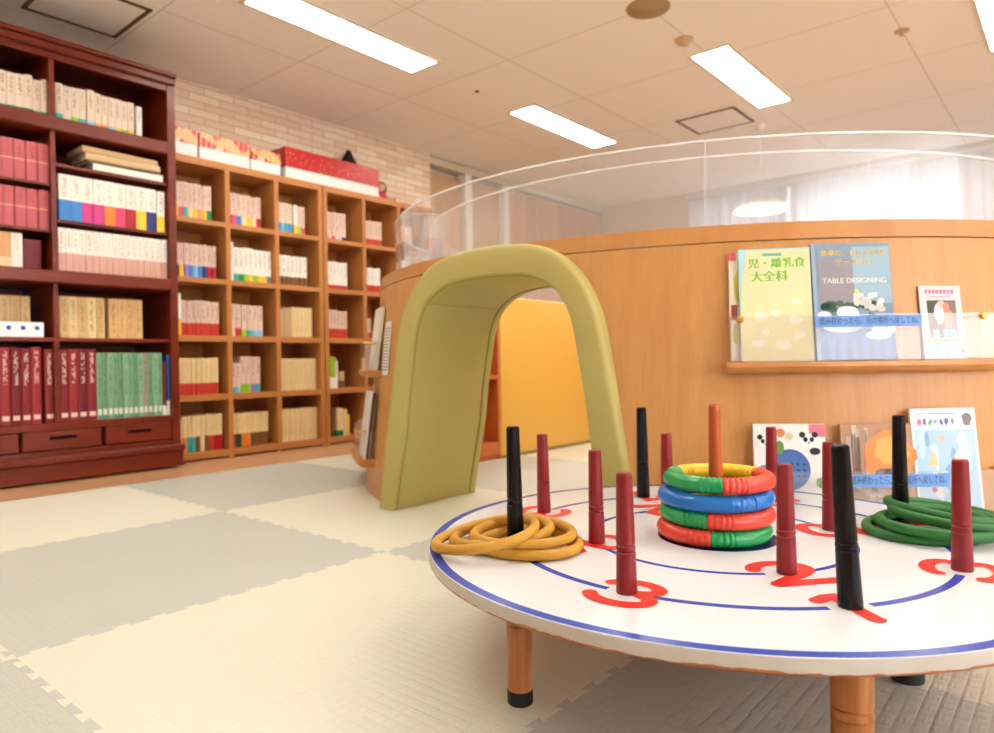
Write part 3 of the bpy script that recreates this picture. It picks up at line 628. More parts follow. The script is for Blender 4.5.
slab_grid(bm, lambda i, j: cp(tr+(tl+2*PI-tr)*i/128, 0.948, 0, 1.34+(1.602-1.34)*j), lambda i, j: cp(tr+(tl+2*PI-tr)*i/128, 0.925, 0, 1.34+(1.602-1.34)*j), 129, 2); enc('top_ring', bm, M_band_wood)
bm = bmesh.new(); g0, g1 = rad(180-27), rad(180+24)
slab_grid(bm, lambda i, j: cp(g1+(g0+2*PI-g1)*i/128, 0.924*j, 0, 1.36), lambda i, j: cp(g1+(g0+2*PI-g1)*i/128, 0.924*j, 0, 1.345), 129, 2); enc('inner_wall', bm, M_wall_wood)
# clear guard panels between radial joints
HG0, HG1 = 0.95, 1.212
joints = [151.5, 204.0, 256, 308, 360]
for k in range(7):
    pass
def guard(R, a0, a1):
    b = bmesh.new(); n = 33; A = lambda i, j: cp(rad(a0+0.12+(a1-a0-0.24)*i/(n-1)), HG0+(HG1-HG0)*j, 0, R+0.003); Bf = lambda i, j: cp(rad(a0+0.12+(a1-a0-0.24)*i/(n-1)), HG0+(HG1-HG0)*j, 0, R-0.003)
    slab_grid(b, A, Bf, n, 2); g = enc('guard_panel', b, M_acryl)
    b = bmesh.new(); slab_grid(b, lambda i, j: cp(rad(a0+0.12+(a1-a0-0.24)*i/(n-1)), HG1+0.0005+0.006*j, 0, R+0.005), lambda i, j: cp(rad(a0+0.12+(a1-a0-0.24)*i/(n-1)), HG1+0.0005+0.006*j, 0, R-0.005), n, 2); enc('lit_white_edge', b, M_edge, par=g)
for R in (1.562, 1.388):
    for k in range(len(joints)): 
        a0 = joints[k]; a1 = joints[(k+1) % len(joints)]; a1 = a1 if a1 > a0 else a1+360
        guard(R, a0, a1)
for a in joints:
    b = bmesh.new(); c_, s_ = math.cos(rad(a)), math.sin(rad(a)); M_ = Matrix.Translation((CX, CY, 0)) @ Matrix.Rotation(rad(a), 4, 'Z')
    q = bmesh.new(); box(q, (1.392, -0.0015, HG0), (1.558, 0.0015, HG1)); merge(b, q, 0, M_); j = enc('guard_end_plate', b, M_acryl, False)
    b = bmesh.new(); q = bmesh.new(); box(q, (1.388, -0.002, HG1+0.001), (1.562, 0.002, HG1+0.004)); box(q, (1.562, -0.0012, HG0), (1.5655, 0.0012, HG1+0.002)); box(q, (1.3845, -0.0012, HG0), (1.388, 0.0012, HG1+0.002)); merge(b, q, 0, M_); enc('lit_white_edge', b, M_edge, False, par=j)
# magazine ledges with clear holders
def ledge(a0, a1, z, lab, guard_h=0.12, g0=None, g1=None, studs=()):
    n = 25; b = bmesh.new(); prof = [(-0.001, z-0.035), (0.05, z-0.032), (0.068, z-0.026), (0.076, z-0.014), (0.074, z-0.003), (0.066, z), (-0.001, z)]
    V = [[b.verts.new(cp(rad(a0+(a1-a0)*i/(n-1)), q[1], q[0]+K*(q[1]-z), Rw(z))) for q in prof] for i in range(n)]
    for i in range(n-1):
        for j in range(len(prof)):
            j2 = (j+1) % len(prof); b.faces.new((V[i][j], V[i+1][j], V[i+1][j2], V[i][j2]))
    b.faces.new(V[0]); b.faces.new(V[-1][::-1]); L = enc('magazine_ledge', b, M_band_wood, lab=lab)
    g0 = g0 or a0+0.3; g1 = g1 or a1-0.6
    b = bmesh.new(); gz = z+0.002
    slab_grid(b, lambda i, j: cp(rad(g0+(g1-g0)*i/(n-1)), gz+guard_h*j, 0.064, Rw(z)), lambda i, j: cp(rad(g0+(g1-g0)*i/(n-1)), gz+guard_h*j, 0.061, Rw(z)), n, 2)
    for a in (g0, g1):
        q = bmesh.new(); box(q, (Rw(z)+0.002, -0.0015, gz), (Rw(z)+0.061, 0.0015, gz+guard_h)); merge(b, q, 0, Matrix.Translation((CX, CY, 0)) @ Matrix.Rotation(rad(a), 4, 'Z'))
    enc('clear_holder', b, M_holder, par=L)
    for a in studs:
        b = bmesh.new(); M_ = Matrix.Translation((CX, CY, gz+guard_h*0.93)) @ Matrix.Rotation(rad(a), 4, 'Z') @ Matrix.Translation((Rw(z)-0.012, 0, 0)) @ Matrix.Rotation(rad(90), 4, 'Y')
        lathe(b, [(0, 0), (0.004, 0), (0.004, 0.074), (0.009, 0.075), (0.010, 0.079), (0.007, 0.083), (0, 0.084)], 14, 0, M_); enc('brass_stud', b, M_brass, par=L)
    return L
L1 = ledge(205.6, 231.0, 0.556, 'upper ledge facing the game table', 0.122, 206.0, 230.3, (206.8, 228.2))
L2 = ledge(205.6, 231.6, 0.140, 'lower ledge behind the game table', 0.122, 206.0, 230.6, (206.8, 230.0))
L3 = ledge(121, 151.5, 0.535, 'upper ledge on the side towards the cube shelves', 0.122, 121.5, 150.5, (149.5,))
L4 = ledge(121, 151.5, 0.155, 'lower ledge on the side towards the cube shelves', 0.122, 121.5, 150.5, (149.5,))
M_strip = flat('blue_strip', sr(112, 158, 222), 0.5)
def strip(L, a0, a1, z0, z1, zl, body):
    n = 13; b = bmesh.new(); R = Rw(zl)+0.0655
    slab_grid(b, lambda i, j: cp(rad(a0+(a1-a0)*i/(n-1)), z0+(z1-z0)*j, 0, R+0.0008), lambda i, j: cp(rad(a0+(a1-a0)*i/(n-1)), z0+(z1-z0)*j, 0, R), n, 2); s = enc('notice_strip', b, M_strip, par=L, lab='blue strip with a line of dark writing')
    me = text_mesh(body, (z1-z0)*0.72, 0.0001, 0.0); b = bmesh.new(); b.from_mesh(me)
    xs = [v.co.x for v in b.verts]; W_ = max(xs)-min(xs); xm = (max(xs)+min(xs))/2; arc = R*rad(a1-a0)*0.93
    for v in b.verts: th = rad((a0+a1)/2)+(v.co.x-xm)/W_*arc/R; v.co = Vector(cp(th, (z0+z1)/2+v.co.y, 0, R+0.0012+v.co.z))
    enc('lettering', b, flat('ink_navy', sr(40, 60, 110), 0.6), False, par=s, auto=None)
NOTE = '読み終わったら、元の場所へ戻してね。'
strip(L1, 213.2, 222.4, 0.646, 0.676, 0.556, NOTE); strip(L2, 215.2, 223.8, 0.224, 0.258, 0.140, NOTE)

# magazines and picture books on the ledges
def mag(name, th, z, w, h, t, mats, lab, art=None, tilt=-7.0, off=0.03, cat='magazine', group='magazines on the enclosure ledges'):
    """front faces outwards; local x right, z up; art(bm) adds shapes on the front in millimetre-thin layers"""
    a = rad(th); p = cp(a, z+0.0005, off, Rw(z)); o = empty(name, p); o.rotation_euler = (rad(tilt), 0, a+PI/2); tag(o, lab, cat, group)
    b = bmesh.new(); box(b, (-w/2, 0, 0), (w/2, t, h), 0.0006, 0, 1); link('cover', b, mats[0], o)
    b = bmesh.new(); box(b, (-w/2+0.001, 0.0012, -0.0), (w/2+0.0004, t-0.0012, h-0.001)); 
    b.free()
    if art:
        b = bmesh.new(); art(b, w, h); link('cover_art', b, mats[1:], o)
    return o
FR = Matrix.Rotation(rad(90), 4, 'X')                   # text plane to the front (-Y)
def ft(b, body, x, z, size, mi, bold=0.0, sx=1.0, lay=1):
    for k in (-1, 0, 1): text_into(b, body, Matrix.Translation((x+k*bold, -0.0004*lay-0.00005*k, z)) @ FR, size, mi, 0.0, sx, depth=0.00002)
def rect(b, x0, x1, z0, z1, mi, lay=1): box(b, (x0, -0.0004*lay-0.0002, z0), (x1, -0.0004*lay+0.0002, z1), 0, mi)
def blob(b, x, z, rx, rz, mi, lay=1, n=18, wob=0.0, seed=0):
    rr = random.Random(seed); y = -0.0004*lay
    vs = []
    for k in range(n):
        q = 1+rr.uniform(-wob, wob); vs.append(b.verts.new((x+rx*q*math.cos(2*PI*k/n), y-0.0002, z+rz*q*math.sin(2*PI*k/n))))
    b.faces.new(vs[::-1]).material_index = mi
def polyf(b, pts, mi, lay=1): b.faces.new([b.verts.new((x, -0.0004*lay-0.0002, z)) for x, z in pts]).material_index = mi
F = lambda n, *c: flat(n, sr(*c), 0.35, 0.4)
def art_yellow(b, w, h):
    pts = [(-w/2+0.022, h*0.985)]+[(-w/2+0.022-0.020*math.sin(k/8*PI/2), h*(0.985-0.6*k/8)) for k in range(1, 9)]+[(-w/2+0.001, 0.002), (w/2-0.001, 0.002), (w/2-0.001, h*0.985)]
    polyf(b, pts, 0, 1)
    ft(b, '児・離乳食', 0.006, h*0.865, 0.0305, 1, 0.0011, 1.0, 2); ft(b, '大全科', -0.014, h*0.745, 0.033, 1, 0.0012, 1.0, 2)
    rect(b, -0.03, 0.02, h*0.932, h*0.958, 2, 2)
    for k, (x, z, r) in enumerate(((-0.04, 0.40, .018), (0.0, 0.42, .014), (0.05, 0.36, .016), (-0.03, 0.26, .012), (0.02, 0.14, .02), (0.06, 0.22, .014), (-0.05, 0.16, .015), (0.055, 0.52, .012))): blob(b, x, h*z, r, r*0.7, 3, 2, 14, 0.2, k)
mag('magazine', 210.2, 0.556, 0.190, 0.318, 0.008, [F('sky_cover', 176, 222, 226), F('lemon_cover', 238, 226, 172), F('lime_ink', 116, 192, 66), F('teal_label', 110, 190, 180), F('pale_food', 250, 240, 214)], 'pale yellow magazine with large green writing on the upper ledge', art_yellow, -7.5, 0.034)
def art_back(b, w, h):
    rect(b, -w/2, -w/2+0.02, h*0.93, h, 0, 1); blob(b, -w/2+0.03, h*0.7, 0.018, 0.05, 1, 1, 16, 0.1, 3); rect(b, -w/2+0.004, -w/2+0.02, h*0.38, h*0.52, 2, 1); blob(b, -w/2+0.018, h*0.25, 0.012, 0.03, 1, 1)
mag('magazine', 209.3, 0.556, 0.188, 0.310, 0.008, [F('cream_cover', 240, 226, 200), F('pink_mark', 226, 90, 110), F('leaf_yellow', 214, 206, 90), F('brown_red', 170, 80, 70)], 'cream magazine with a yellow leaf mostly hidden behind the yellow one', art_back, -6.0, 0.015)
def art_blue(b, w, h):
    rect(b, -w/2, -w/2+0.010, 0, h, 0, 1)                         # pale spine strip
    rect(b, -w*0.42, w*0.02, h*0.42, h*0.86, 1, 1); rect(b, w*0.021, w/2-0.002, h*0.48, h*0.97, 2, 1); rect(b, -w*0.42, w*0.02, h*0.861, h*0.97, 8, 1)
    rect(b, -w/2+0.012, w/2-0.001, 0.001, h*0.26, 3, 2)           # table cloth
    for k in range(7): x = -w*0.42+k*w*0.14; polyf(b, [(x, 0.002), (x+0.018, 0.002), (x+0.012, h*0.19), (x+0.004, h*0.17)], 4, 3)
    for k in range(26):
        rr = random.Random(k); blob(b, -w*0.45+rr.random()*w*0.7, h*(0.36+rr.random()*0.13), 0.012, 0.008, 5, 3, 9, 0.3, k)
    for k in range(24):
        rr = random.Random(k+50); blob(b, w*0.02+rr.random()*w*0.33, h*(0.42+rr.random()*0.14), 0.009, 0.008, 6, 4, 9, 0.3, k)
    blob(b, -w*0.08, h*0.40, 0.030, 0.020, 6, 5, 16, 0.08, 4); blob(b, -w*0.38, h*0.38, 0.018, 0.012, 6, 5); blob(b, -w*0.16, h*0.28, 0.052, 0.015, 6, 5); blob(b, w*0.28, h*0.21, 0.034, 0.012, 6, 5); blob(b, w*0.30, h*0.26, 0.022, 0.010, 6, 5); blob(b, w*0.45, h*0.26, 0.012, 0.012, 6, 5); blob(b, w*0.05, h*0.585, 0.006, 0.006, 7, 5)
    ft(b, '食卓の、おしゃれな', 0.006, h*0.915, 0.0195, 7, 0.0004, 1.0, 4); ft(b, 'テーブルで', 0.008, h*0.835, 0.0205, 7, 0.0004, 1.0, 4); ft(b, 'TABLE DESIGNING', 0.006, h*0.675, 0.021, 6, 0.0003, 0.98, 4)
mag('magazine', 217.2, 0.556, 0.212, 0.326, 0.010, [F('slate_cover', 126, 150, 172), F('spine_pale', 150, 170, 190), F('grey_chair', 146, 140, 144), F('pale_blue_wall', 150, 180, 196), F('blue_cloth', 84, 112, 170), F('deep_fold', 66, 90, 146), F('leaf_green', 40, 84, 60), F('china_white', 244, 242, 232), F('gold_ink', 238, 206, 90), F('slate_wall', 132, 152, 172)], 'blue table setting magazine with yellow and white writing on the upper ledge', art_blue, -7.5, 0.034)
def art_small(b, w, h):
    rect(b, -w/2, w/2, 0, h, 9, 1)
    rect(b, -w*0.33, w*0.36, h*0.25, h*0.80, 1, 2); rect(b, -w*0.33, w*0.0, h*0.62, h*0.80, 5, 2)
    blob(b, -0.008, h*0.62, 0.014, 0.030, 0, 3, 14, 0.1, 1); blob(b, 0.0, h*0.74, 0.012, 0.011, 3, 3); blob(b, 0.017, h*0.56, 0.014, 0.032, 2, 3, 14, 0.1, 2); blob(b, 0.014, h*0.72, 0.010, 0.010, 2, 4)
    for x in (-0.022, 0.008, 0.028): rect(b, x-0.008, x+0.008, h*0.06, h*0.40, 4, 3)
    rect(b, -w*0.42, w*0.40, h*0.255, h*0.275, 6, 4); rect(b, -w*0.42, w*0.40, h*0.235, h*0.255, 7, 4); blob(b, w*0.4, h*0.1, 0.006, 0.006, 7, 4)
    for k in range(8): rect(b, -w*0.36+k*w*0.09, -w*0.36+k*w*0.09+w*0.065, h*0.895, h*0.945, 8, 2)
    rect(b, -w*0.22, w*0.24, h*0.845, h*0.855, 8, 2)
mag('picture_book', 226.0, 0.556, 0.124, 0.205, 0.030, [F('tan_spine', 176, 130, 90), F('white_print', 240, 236, 230), F('photo_brown', 120, 92, 76), F('photo_orange', 210, 130, 90), F('photo_skin', 226, 196, 170), F('photo_blue', 120, 190, 216), F('photo_green', 90, 110, 66), F('stripe_yellow', 240, 214, 80), F('stripe_red', 226, 100, 90), F('title_pink', 226, 100, 140), F('grey_cover', 206, 200, 196)], 'thick small grey book with a photo of two children on the upper ledge', art_small, -7.5, 0.012, 'book')
def art_panda(b, w, h):
    blob(b, 0.0, h*0.50, 0.052, 0.055, 1, 1, 28)
    rect(b, w*0.28, w/2, h*0.86, h*0.995, 2, 1)
    for k in range(18):
        rr = random.Random(k+9); polyf(b, [(x_-0.012, z_), (x_+0.010, z_+0.004), (x_+0.014, z_-0.004), (x_-0.008, z_-0.006)] if False else [(-0.035+(k % 5)*0.016, h*0.56-(k//5)*0.016), (-0.026+(k % 5)*0.016, h*0.57-(k//5)*0.016), (-0.024+(k % 5)*0.016, h*0.545-(k//5)*0.016)], 0, 2)
    for x, z, s in ((-0.062, 0.80, 1.0), (-0.052, 0.18, 1.0), (0.05, 0.82, 1.15)):
        blob(b, x, h*z, 0.018*s, 0.016*s, 3, 2); blob(b, x-0.014*s, h*z+0.013*s, 0.007*s, 0.007*s, 0, 3); blob(b, x+0.014*s, h*z+0.013*s, 0.007*s, 0.007*s, 0, 3); blob(b, x-0.007*s, h*z+0.002, 0.005*s, 0.006*s, 0, 4); blob(b, x+0.007*s, h*z+0.002, 0.005*s, 0.006*s, 0, 4); blob(b, x, h*z-0.006*s, 0.003, 0.002, 0, 4)
    blob(b, 0.065, h*0.70, 0.014, 0.010, 0, 2); blob(b, 0.045, h*0.15, 0.04, 0.022, 0, 2, 12, 0.2, 6); blob(b, 0.03, h*0.17, 0.02, 0.012, 3, 3); blob(b, -0.022, h*0.9, 0.012, 0.012, 4, 2); blob(b, -0.026, h*0.74, 0.012, 0.018, 5, 2); blob(b, 0.075, h*0.36, 0.010, 0.014, 5, 2); blob(b, 0.0, h*0.86, 0.011, 0.010, 6, 2); blob(b, -0.066, h*0.5, 0.016, 0.012, 7, 2)
mag('picture_book', 211.0, 0.140, 0.186, 0.247, 0.010, [F('white_cover', 240, 236, 228), F('print_black', 30, 28, 30), F('disc_blue', 70, 110, 176), F('corner_pink', 226, 120, 140), F('print_white', 246, 244, 240), F('print_orange', 220, 140, 80), F('print_green', 110, 160, 80), F('print_cream', 220, 200, 160), F('print_grey', 150, 150, 150)], 'white picture book with a blue disc and black and white animals on the lower ledge', art_panda, -7.5, 0.034, 'book')
def art_bark(b, w, h):
    for k in range(9):
        rr = random.Random(k+70); x = -w*0.45+rr.random()*w*0.35; rect(b, x, x+0.006+rr.random()*0.01, h*(0.3+rr.random()*0.2), h*(0.8+0.19*rr.random()), (0, 1, 4)[k % 3], 1)
    blob(b, w*0.16, h*0.62, 0.068, 0.075, 2, 2, 22, 0.1, 2); blob(b, w*0.2, h*0.72, 0.045, 0.04, 3, 3, 18, 0.15, 3)
    blob(b, w*0.12, h*0.45, 0.03, 0.02, 0, 4, 14, 0.2, 4); blob(b, w*0.12, h*0.46, 0.012, 0.010, 5, 5)
    for k in range(30):
        rr = random.Random(k+200); blob(b, -w*0.4+rr.random()*w*0.8, h*(0.05+rr.random()*0.27), 0.010, 0.008, (0, 1, 4)[k % 3], 2, 8, 0.4, k)
mag('picture_book', 218.6, 0.140, 0.190, 0.246, 0.010, [F('umber_cover', 172, 124, 78), F('bark_brown', 120, 82, 50), F('bark_pale', 214, 190, 160), F('fur_orange', 226, 132, 34), F('fur_gold', 240, 164, 60), F('bark_grey', 180, 160, 140), F('eye_dark', 60, 30, 20)], 'brown and orange picture book behind the green rings on the lower ledge', art_bark, -7.5, 0.034, 'book')
def art_icy(b, w, h):
    rect(b, -w*0.46, w*0.46, 0.004, h*0.80, 0, 1)
    for k in range(22):
        rr = random.Random(k+400); rect(b, -w*0.44+rr.random()*w*0.78, 0, 0, 0, 0, 1) if False else blob(b, -w*0.4+rr.random()*w*0.8, h*(0.06+rr.random()*0.68), 0.006+rr.random()*0.010, 0.016+rr.random()*0.02, (1, 2, 3)[k % 3], 2, 9, 0.25, k)
    polyf(b, [(-w*0.30, h*0.46), (-w*0.14, h*0.46), (-w*0.20, h*0.62)], 4, 3); blob(b, -w*0.21, h*0.63, 0.007, 0.008, 1, 4); blob(b, -w*0.06, h*0.72, 0.009, 0.010, 5, 3); blob(b, w*0.26, h*0.70, 0.015, 0.022, 1, 3); blob(b, w*0.24, h*0.5, 0.025, 0.04, 1, 3, 12, 0.2, 8); blob(b, -w*0.24, h*0.24, 0.008, 0.007, 6, 3); blob(b, w*0.06, h*0.2, 0.014, 0.02, 7, 3)
    for k, mi in enumerate((6, 8, 7, 2, 9, 9, 7)): blob(b, -w*0.38+k*w*0.085, h*0.872, 0.006, 0.009, mi, 2, 7, 0.35, k)
    rect(b, -w*0.42, w*0.2, h*0.945, h*0.953, 8, 2); blob(b, w*0.36, h*0.89, 0.014, 0.016, 10, 2, 12, 0.2, 5)
mag('picture_book', 224.9, 0.140, 0.186, 0.285, 0.010, [F('chalk_cover', 240, 238, 232), F('ice_blue', 168, 200, 226), F('snow', 228, 234, 238), F('mid_blue', 126, 168, 210), F('frost', 190, 214, 232), F('straw', 226, 196, 130), F('blush', 226, 180, 160), F('rose', 214, 90, 130), F('moss', 110, 160, 120), F('greyline', 120, 110, 110), F('royal', 70, 90, 180), F('stamp_grey', 110, 100, 96)], 'pale blue and white picture book, rightmost on the lower ledge', art_icy, -7.5, 0.034, 'book')
for (th, z, w, h, t_, c, lab, off, nm) in ((147.0, 0.535, 0.20, 0.275, 0.018, (236, 230, 214), 'white booklet standing on the upper side ledge by the cube shelves', 0.028, 'magazine'),
        (140.0, 0.535, 0.19, 0.24, 0.012, (210, 200, 120), 'yellowish magazine behind the white booklet on the upper side ledge', 0.028, 'magazine'),
        (147.4, 0.155, 0.20, 0.29, 0.007, (232, 226, 216), 'white backed magazine nearest the arch on the lower side ledge', 0.042, 'magazine'), (146.8, 0.155, 0.20, 0.285, 0.008, (70, 44, 40), 'dark magazine between two pale ones on the lower side ledge', 0.030, 'magazine'),
        (140.0, 0.155, 0.20, 0.28, 0.010, (220, 170, 160), 'pinkish magazine farther along the lower side ledge', 0.034, 'magazine'), (146.2, 0.155, 0.20, 0.285, 0.008, (214, 190, 176), 'pale magazine against the wall on the lower side ledge', 0.018, 'magazine')):
    mag(nm, th, z, w, h, t_, [F('side_cover_%d%d%d' % c, *c)], lab, None, -7.5, off)
o = mag('paper_tag', 153.6, 0.515, 0.10, 0.225, 0.001, [F('tag_paper', 238, 232, 220), F('tag_ink', 150, 140, 130)], 'white paper notice with grey lines on the curved wall left of the arch', lambda b, w, h: [rect(b, -w*0.4, w*0.4, h*(0.08+0.06*k), h*(0.105+0.06*k), 0, 1) for k in range(14)], -5.4, 0.0035, 'notice', 'papers on the curved wall')

# padded arch
A0 = empty('padded_arch', (1.775, AY, 0)); tag(A0, 'olive green padded arch, the entrance of the round enclosure', 'arch')
full = lambda P: [(w, z) for w, z in P]+[(-w, z) for w, z in P[-2::-1]]
def smooth_path(P, n):
    P = [Vector((a, b)) for a, b in P]; L = [0]
    for a, b in zip(P, P[1:]): L.append(L[-1]+(b-a).length)
    out = []
    for k in range(n):
        s = L[-1]*k/(n-1); i = max(i for i in range(len(L)) if L[i] <= s+1e-9); i = min(i, len(P)-2); t_ = (s-L[i])/(L[i+1]-L[i])
        p0 = P[max(i-1, 0)]; p1 = P[i]; p2 = P[i+1]; p3 = P[min(i+2, len(P)-1)]
        out.append(0.5*((2*p1)+(p2-p0)*t_+(2*p0-5*p1+4*p2-p3)*t_*t_+(3*p1-p0-3*p2+p3)*t_**3))
    return out
NA = 73; PO = smooth_path(full(OUT), NA); PI_ = smooth_path(full(INN), NA); ARD = 0.478
def loop_pts(i):
    """cross-section: front padding with rounded edges (x = depth from the front)"""
    o, q = PO[i], PI_[i]; d = o-q; L = d.length; u = d/L; r = 0.03; out = []
    def pt(s, x): p = q+u*s; return Vector((x, p.x, p.y))
    for k in range(5): a = PI/2*k/4; out.append(pt(r*0.5-r*0.5*math.cos(a) if False else r*(1-math.cos(PI/2-a)) , r*(1-math.sin(PI/2-a))))
    return out, pt, L
def arch_part(name, sect, m, lab=None):
    b = bmesh.new(); V = []
    for i in range(NA):
        o, q = PO[i], PI_[i]; d = o-q; L = d.length; u = d/L
        V.append([b.verts.new((x, (q+u*s).x, max(0.0015, (q+u*s).y))) for s, x in sect(L)])
    n = len(V[0])
    for i in range(NA-1):
        for j in range(n): b.faces.new((V[i][j], V[i+1][j], V[i+1][(j+1)%n], V[i][(j+1)%n]))
    b.faces.new(V[0]); b.faces.new(V[-1][::-1]); o_ = link(name, b, m, A0, True, auto=50)
    if lab: o_['label'] = lab
    return o_
def sect_front(L):
    r = 0.010; out = []
    for k in range(6): a = PI/2*k/5; out.append((r-r*math.cos(a), r-r*math.sin(a)))
    r2 = 0.022; out.append((L*0.5, -0.004))
    for k in range(6): a = PI/2*(1-k/5); out.append((L-r2+r2*math.cos(a), r2-r2*math.sin(a)))
    return out+[(L, 0.04), (0.0, 0.018)]
arch_part('front_padding', sect_front, M_vinyl)
arch_part('tunnel_lining', lambda L: [(0.0005, 0.0195), (0.0, 0.03), (-0.003, 0.22), (0.0, ARD-0.058), (0.002, ARD-0.049), (L-0.002, ARD-0.049), (L-0.002, 0.0415)], M_vinyl)
arch_part('back_padding', lambda L: [(0.003, ARD-0.047), (0.0, ARD-0.04), (0.0, ARD-0.012), (0.012, ARD), (L-0.02, ARD), (L, ARD-0.02), (L-0.004, ARD-0.047)], M_vinyl)
for xx in (0.0185, ARD-0.048):
    bm = bmesh.new(); tube(bm, [(xx, PI_[i].x, max(0.003, PI_[i].y)) for i in range(NA)], 0.0022, 6); link('seam', bm, M_seam, A0, True)
for k in (26, NA-1-26):                              # seams across the lining and the front
    bm = bmesh.new(); q = PI_[k]; o = PO[k]; u = (o-q).normalized(); tube(bm, [(0.022, q.x, q.y), (0.25, (q-u*0.003).x, (q-u*0.003).y), (ARD-0.05, q.x, q.y)], 0.0016, 6); link('seam', bm, M_seam, A0, True)

# inside the enclosure
t = empty('yellow_padded_panel', (3.09, 2.58, 0)); tag(t, 'yellow padded panel standing inside the enclosure, seen through the arch', 'padded panel')
bm = bmesh.new(); box(bm, (0, 0, 0.012), (1.01, 0.05, 0.94), 0.015, 0, 4); link('padding', bm, M_yellow, t, True, auto=60)
bm = bmesh.new(); box(bm, (0.01, 0.005, 0.0), (1.0, 0.045, 0.0115)); link('base_board', bm, M_seam, t)
t = empty('low_bookcase', (2.835, 2.58, 0)); tag(t, 'low orange wood bookcase inside the enclosure beside the yellow panel', 'bookcase')
M_in = wood('inner_orange_wood', sr(176, 88, 40), sr(206, 116, 58), 0.4, 'x', 12)
for nm, a, b_ in (('side_panel', (0, 0, 0), (0.02, 0.13, 0.90)), ('side_panel', (0.23, 0, 0), (0.25, 0.12, 0.90)), ('back_panel', (0.021, 0.105, 0.06), (0.229, 0.12, 0.90)), ('shelf', (0.021, 0.0, 0.03), (0.229, 0.104, 0.10)), ('shelf', (0.021, 0.0, 0.46), (0.229, 0.104, 0.485)), ('top', (0, 0, 0.901), (0.25, 0.12, 0.925)), ('plinth', (0.021, 0.012, 0), (0.229, 0.03, 0.029))):
    bm = bmesh.new(); box(bm, a, b_, 0.002, 0, 1); link(nm, bm, M_in, t)

# ------------------------------------------------------------------ ring toss table
SC = 0.897                                            # table units to metres
TX, TY, TZ, TR = 1.467*SC, 0.616*SC, 0.2202/SC, 0.626
def tz(h): return 0.2202+(h-0.18)*SC                   # height above the board, from table units
T0 = empty('ring_toss_table', (TX, TY, 0)); T0.scale = (SC, SC, SC); tag(T0, 'low round white ring toss table with pegs, red numbers and blue circles', 'game table')
N = 128
bm = bmesh.new(); lathe(bm, [(0, -0.025), (TR-0.003, -0.025), (TR, -0.022), (TR, -0.003), (TR-0.0008, -0.0008), (TR-0.003, 0.0), (0, 0.0)], N)
for f in bm.faces:
    c_ = f.calc_center_median(); f.material_index = 0 if c_.z > -0.0006 and True else 1
top = link('tabletop', bm, [m_tabletop(TX, TY), m_edge_board()], T0, True, (0, 0, TZ), auto=25)
def pos(ang, r): return (r*math.cos(rad(ang)), r*math.sin(rad(ang)))
def peg(x, y, h, r0, r1, mt, lab, lean=(0, 0)):
    b = bmesh.new(); g = h*0.40; rg = r0+(r1-r0)*0.4
    prof = [(0, 0), (r0*0.98, 0), (r0, 0.002), (rg+0.0002, g-0.012), (rg-0.0016, g-0.010), (rg, g-0.008), (rg, g-0.001), (rg-0.0016, g+0.001), (rg-0.0002, g+0.003), (rg-0.0004, g+0.012), (r1, h-0.003), (r1-0.002, h), (0, h)]
    if mt is M_orange_peg: prof = [(0, 0), (r0, 0), (r1, h-0.004), (r1-0.003, h), (0, h)]
    lathe(b, prof, 28); o = link('peg', b, mt, T0, True, (x, y, TZ), auto=30); o.rotation_euler = (lean[0], lean[1], 0); o['label'] = lab
    return o
def leanv(deg): d = rad(deg); return (-d*0.764, -d*0.645)     # towards the camera's left
A_OFF = 0.9
for k in range(8):
    ang = 3.0+45*k+A_OFF; x, y = pos(ang, 0.446); blk = k in (1, 3, 5, 7)
    peg(x, y, 0.252 if blk else 0.20, 0.0185 if blk else 0.0178, 0.0135, M_black if blk else M_red_peg, 'black peg' if blk else 'dark red peg', leanv(3.2 if k == 5 else 0.7))
for k in range(4):
    x, y = pos(48.9+90*k, 0.271); peg(x, y, 0.197, 0.0178, 0.0135, M_red_peg, 'dark red peg', leanv(0.7))
peg(0, 0, 0.288, 0.0175, 0.0125, M_orange_peg, 'taller orange peg in the middle', leanv(0.5))
